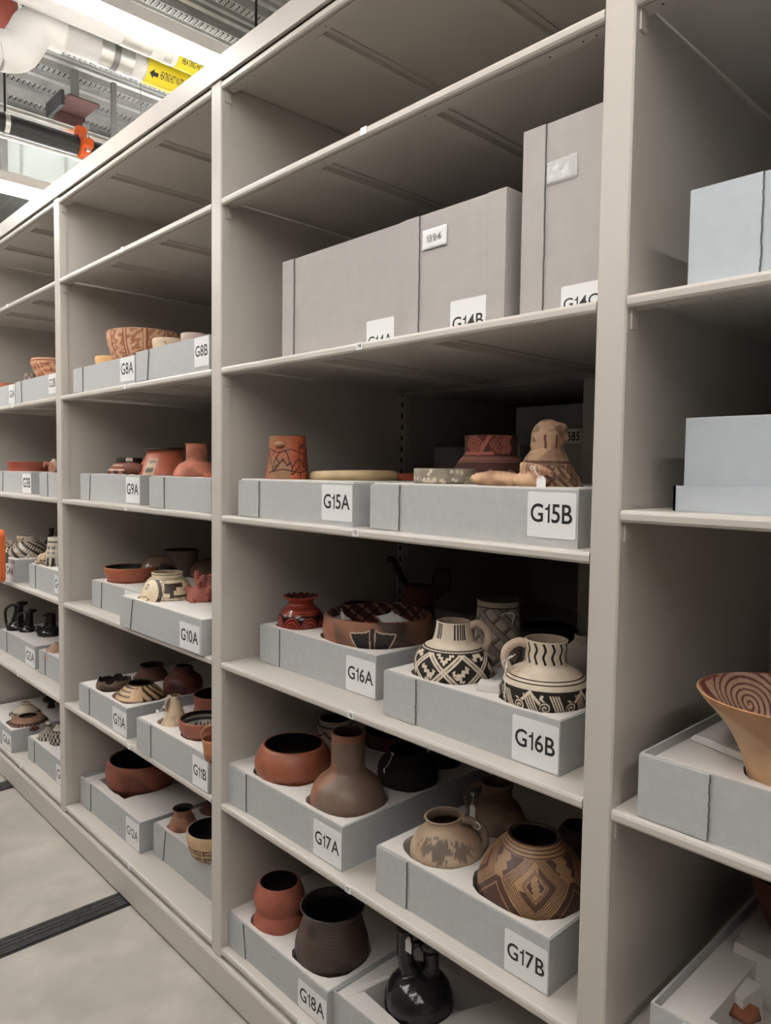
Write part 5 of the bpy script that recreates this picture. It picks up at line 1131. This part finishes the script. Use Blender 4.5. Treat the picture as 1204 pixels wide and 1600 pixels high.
pot('checkered_jar', 'little checkered black-and-white bottle in the box right of G6A', '6B', 6, 76, 1127, 32, [(.3,0),(.25,.3),(.35,.7),(.8,1.1),(1,1.7),(.9,2.1),(0,2.3)], bw('check', C3(206,196,180), BLACKP, .5, 3.0, 8), MATTE, cat='jar', seg=160)
pot('checkered_jar', 'second checkered jar half hidden by the slim upright', '6B', 6, 95, 1130, 34, [(.4,0),(.5,.3),(.9,.8),(1,1.4),(.8,1.9),(0,2.1)], bw('check', C3(190,180,166), BLACKP, .5, 2.4, 8), MATTE, cat='jar', seg=160)
# ------------------------------------------------------------------ right bay
q = pot('spiral_bowl', 'large flaring tan bowl with painted brown spirals at the right edge', '22', 4, 1240, 1088, 278, [(1,0),(.985,.02),(.93,.10),(.80,.24),(.66,.42),(.55,.62),(.47,.84),(.42,1.0),(.2,1.04),(0,1.05)], paint_spiralbowl, SATIN, seg=620, cat='bowl', wall=.035, sub=7)
pot('terracotta_bowl', 'terracotta bowl at the right edge above the loose foam blocks', '23', 5, 1250, 1370, 140, [(1,0),(.98,.2),(.85,.6),(.5,.95),(0,1.05)], plain(C3(110,62,48), inner=C3(50,30,25)), MATTE, cat='bowl', seg=120, Y=.40)
o = at(1224, 648, 1, .34)
pot('red_jar', 'reddish jar shoulder showing above the box in its lid at the right edge', None, 7, 1222, 640, 56, [(.5,0),(.7,.1),(.95,.5),(1,1),(.9,1.6),(.8,2.0),(.8,3.2),(0,3.25)], plain(C3(150,70,50)), MATTE, cat='jar', Y=.60)
# painted sherd sunk in the foam of the lower right box
p_ = at(1152, 1580, 2, LZ[5]+.05); m_ = MB(); pts = [(-.05,-.02),(.03,-.03),(.06,.0),(.05,.03),(-.01,.035),(-.055,.01)]
m_.extrude_z(pts, 0, .006); o = m_.build('pottery_sherd', MATTE, loc=p_, bevel=.001); V = np.array([v.co for v in o.data.vertices]); col_attr(o.data, np.array([C3(150,84,52) if i % 2 else C3(60,40,36) for i in range(len(V))]))
o.scale = (.6,.6,1); o.rotation_euler = (.35, .1, .3); tag(o, 'painted brown sherd in the foam cut-out at the lower right', 'sherd')

# ------------------------------------------------------------------ foam liners, cut out round every pot
def foam(key, ztop=None, extra=[]):
    b = BOX[key]; t = .0045; x0, x1, y0, y1 = b['X0']+t, b['X1']-t, b['Y0']+t, b['Y1']-t; zt = b['z']+(b['h']+.001 if ztop is None else ztop); zb = b['z']+.0046
    vs = [(x0,y0),(x1,y0),(x1,y1),(x0,y1)]; polys = []; r_ = np.random.default_rng(len(key)+int(b['X0']*1000) % 97)
    for p in POTS:
        if p['box'] != key: continue
        sel = p['r'][(p['z'] <= zt+.004)]; R = (sel.max() if len(sel) else p['R']*.6)+.002
        n = 28; ph = r_.uniform(-.2, .2); pw = 3.2
        pl = []
        for k in range(n):
            a = 2*PI*k/n; c, s = math.cos(a), math.sin(a); e = (abs(c)**pw+abs(s)**pw)**(-1/pw)
            rr = R*(1+(e-1)*.55)*(1+.012*r_.normal()); pl.append((min(max(p['x']+rr*math.cos(a+ph), x0+.008), x1-.008), min(max(p['y']+rr*math.sin(a+ph), y0+.010), y1-.008), ))
        polys.append((pl, max(p['zb']-.0015, zb)))
    for pl, z in extra: polys.append((pl, zb))
    edges = [(0,1),(1,2),(2,3),(3,0)]
    for pl, z in polys:
        n0 = len(vs); 
        vs += pl; edges += [(n0+i, n0+(i+1) % len(pl)) for i in range(len(pl))]
    V, E, F, *_ = delaunay_2d_cdt([Vector(v) for v in vs], edges, [], 0, 1e-5)
    def inside(pt, pl):
        ins = False; n = len(pl)
        for i in range(n):
            xa, ya = pl[i]; xb, yb_ = pl[(i+1) % n]
            if (ya > pt[1]) != (yb_ > pt[1]) and pt[0] < xa+(pt[1]-ya)*(xb-xa)/(yb_-ya): ins = not ins
        return ins
    top = []; fl_ = {}
    for f in F:
        c = sum((V[i] for i in f), Vector((0,0)))/len(f)
        zz = [z for pl, z in polys if inside(c, pl)]
        top.append(min(zz) if zz else zt)
    m_ = MB(); ed = {}
    idx = {}
    def vid(i, z):
        k_ = (i, round(z, 5))
        if k_ not in idx: idx[k_] = len(m_.v); m_.v.append((V[i][0]-x0, V[i][1]-y0, z-b['z']))
        return idx[k_]
    for f, z in zip(F, top):
        m_.f.append(tuple(vid(i, z) for i in f)); m_.mi.append(0)
        for i in range(len(f)): ed.setdefault(frozenset((f[i], f[(i+1) % len(f)])), []).append((f[i], f[(i+1) % len(f)], z))
    for k_, l in ed.items():
        if len(l) == 2 and abs(l[0][2]-l[1][2]) > 1e-5:
            hi, lo_ = (l[0], l[1]) if l[0][2] > l[1][2] else (l[1], l[0]); i, j = hi[0], hi[1]
            m_.f.append((vid(j, hi[2]), vid(i, hi[2]), vid(i, lo_[2]), vid(j, lo_[2]))); m_.mi.append(0)
        elif len(l) == 1:
            i, j, z = l[0]; m_.f.append((vid(j, z), vid(i, z), vid(i, zb-.0002), vid(j, zb-.0002))); m_.mi.append(0)
    o = m_.build('foam_liner', FOAM, loc=(x0, y0, b['z']+.0003))
    import re
    tag(o, 'white foam liner cut out round the pots in the '+b['label'], 'foam', 'foam liners of the boxes')
    words = o['label'].split()
    return o
short = {'15A':'box G15A','15B':'box G15B','16A':'box G16A','16B':'box G16B','17A':'box G17A','17B':'box G17B','18A':'box G18A','18B':'the box with the black two-spouted bottle',
 '8A':'box G8A','8B':'box G8B','9A':'box G9A','9B':'the box right of G9A','10R':'the box behind G10A','10A':'box G10A','11A':'box G11A','11B':'box G11B','12A':'box G12A','12B':'the box right of G12A',
 '2A':'box G2A','2B':'box G2B','3B':'box G3B','3C':'the box right of G3B','4A':'box G4A','4B':'the box right of G4A','5A':'box G5A','5B':'the box right of G5A','6A':'box G6A','6B':'the box right of G6A','22':'the wide box with the spiral bowl','23':'the open box at the lower right'}
for k, lab in short.items():
    zt = {'22': .088, '23': .085, '12A': .105, '18B': .094, '15A': .104, '15B': .104}.get(k)
    ex = []
    if k == '23':
        b = BOX[k]; ex = [([(b['X0']+.07, b['Y0']+.06), (b['X0']+.42, b['Y0']+.06), (b['X0']+.42, b['Y0']+.50), (b['X0']+.14, b['Y0']+.50), (b['X0']+.07, b['Y0']+.3)], 0)]
    if k == '18B':
        b = BOX[k]; ex = [([(b['X0']+.05, b['Y0']+.06), (b['X0']+.2, b['Y0']+.05), (b['X0']+.3, b['Y0']+.3), (b['X0']+.06, b['Y0']+.25)], 0)]
    if k == '12A':
        b = BOX[k]; ex = [([(b['X0']+.06, b['Y0']+.05), (b['X0']+.30, b['Y0']+.05), (b['X0']+.30, b['Y0']+.30), (b['X0']+.06, b['Y0']+.30)], 0)]
    o = foam(k, zt, ex); o['label'] = f'white foam liner with cut-outs inside {lab}'
def block(px, py, z, w, d, h, rz, label, tilt=0, zb=None):
    c = at(px, py, 2, z); c.z = z if zb is None else zb; m_ = MB(); m_.add([(-w/2,-d/2,0),(w/2,-d/2,0),(w/2,d/2,0),(-w/2,d/2,0),(-w/2*.9,-d/2*.9,h),(w/2*.85,-d/2*.95,h*.9),(w/2*.9,d/2*.9,h*.95),(-w/2*.9,d/2*.8,h)], [(0,3,2,1),(4,5,6,7),(0,1,5,4),(1,2,6,5),(2,3,7,6),(3,0,4,7)])
    o = m_.build('foam_block', FOAM, loc=c, bevel=.002); o.rotation_euler = (tilt, 0, rz); tag(o, label, 'foam', 'loose foam blocks'); return o
block(765, 1078, LZ[4]+.1035, .05, .035, .018, .5, 'small white foam wedge between the two pitchers in box G16B')
block(199, 1228, LZ[6]+.1065, .045, .04, .022, .4, 'small white foam cube in front of the big red bowl in box G12A')
block(1166, 1172, LZ[4]+.0895, .15, .10, .012, -.30, 'flat white foam slab left of the spiral bowl')
block(1150, 1530, LZ[5]+.08, .07, .06, .075, -.2, 'white foam cube standing in the lower right box', zb=LZ[5]+.006)
block(1200, 1470, LZ[5]+.10, .10, .12, .10, .1, 'larger white foam block at the right edge of the lower right box', zb=LZ[5]+.006)
block(588, 1585, LZ[6]+.02, .01, .10, .09, -.3, 'thin white foam sheet standing beside the black two-spouted bottle', .1)

# orange grip clipped to the shelf front at the far left edge of the view
zc = at(2, 868, 1, -.03)[2]; A = at(7, 868, 1, -.03); B = at(0, 827, 1, -.03); Dn = at(0, 908, 1, -.03)
g = empty('orange_grip', (A[0]-.045, -.03, Dn[2]), 'smooth orange rounded grip at the left edge in front of box G4A', 'grip')
hh = B[2]-Dn[2]
m_ = MB(); pr = rrect(-.045, .045, 0, hh, .034, 8); plate(m_, pr, -.018, .006); m_.build('grip_body', mat('orange_plastic', (.62,.13,.03,1), .35), g, bevel=.004)
m_ = MB(); m_.box(-.02, .0, .006, .0295, hh*.35-.0, hh*.55); m_.build('clip', GALVD, g)
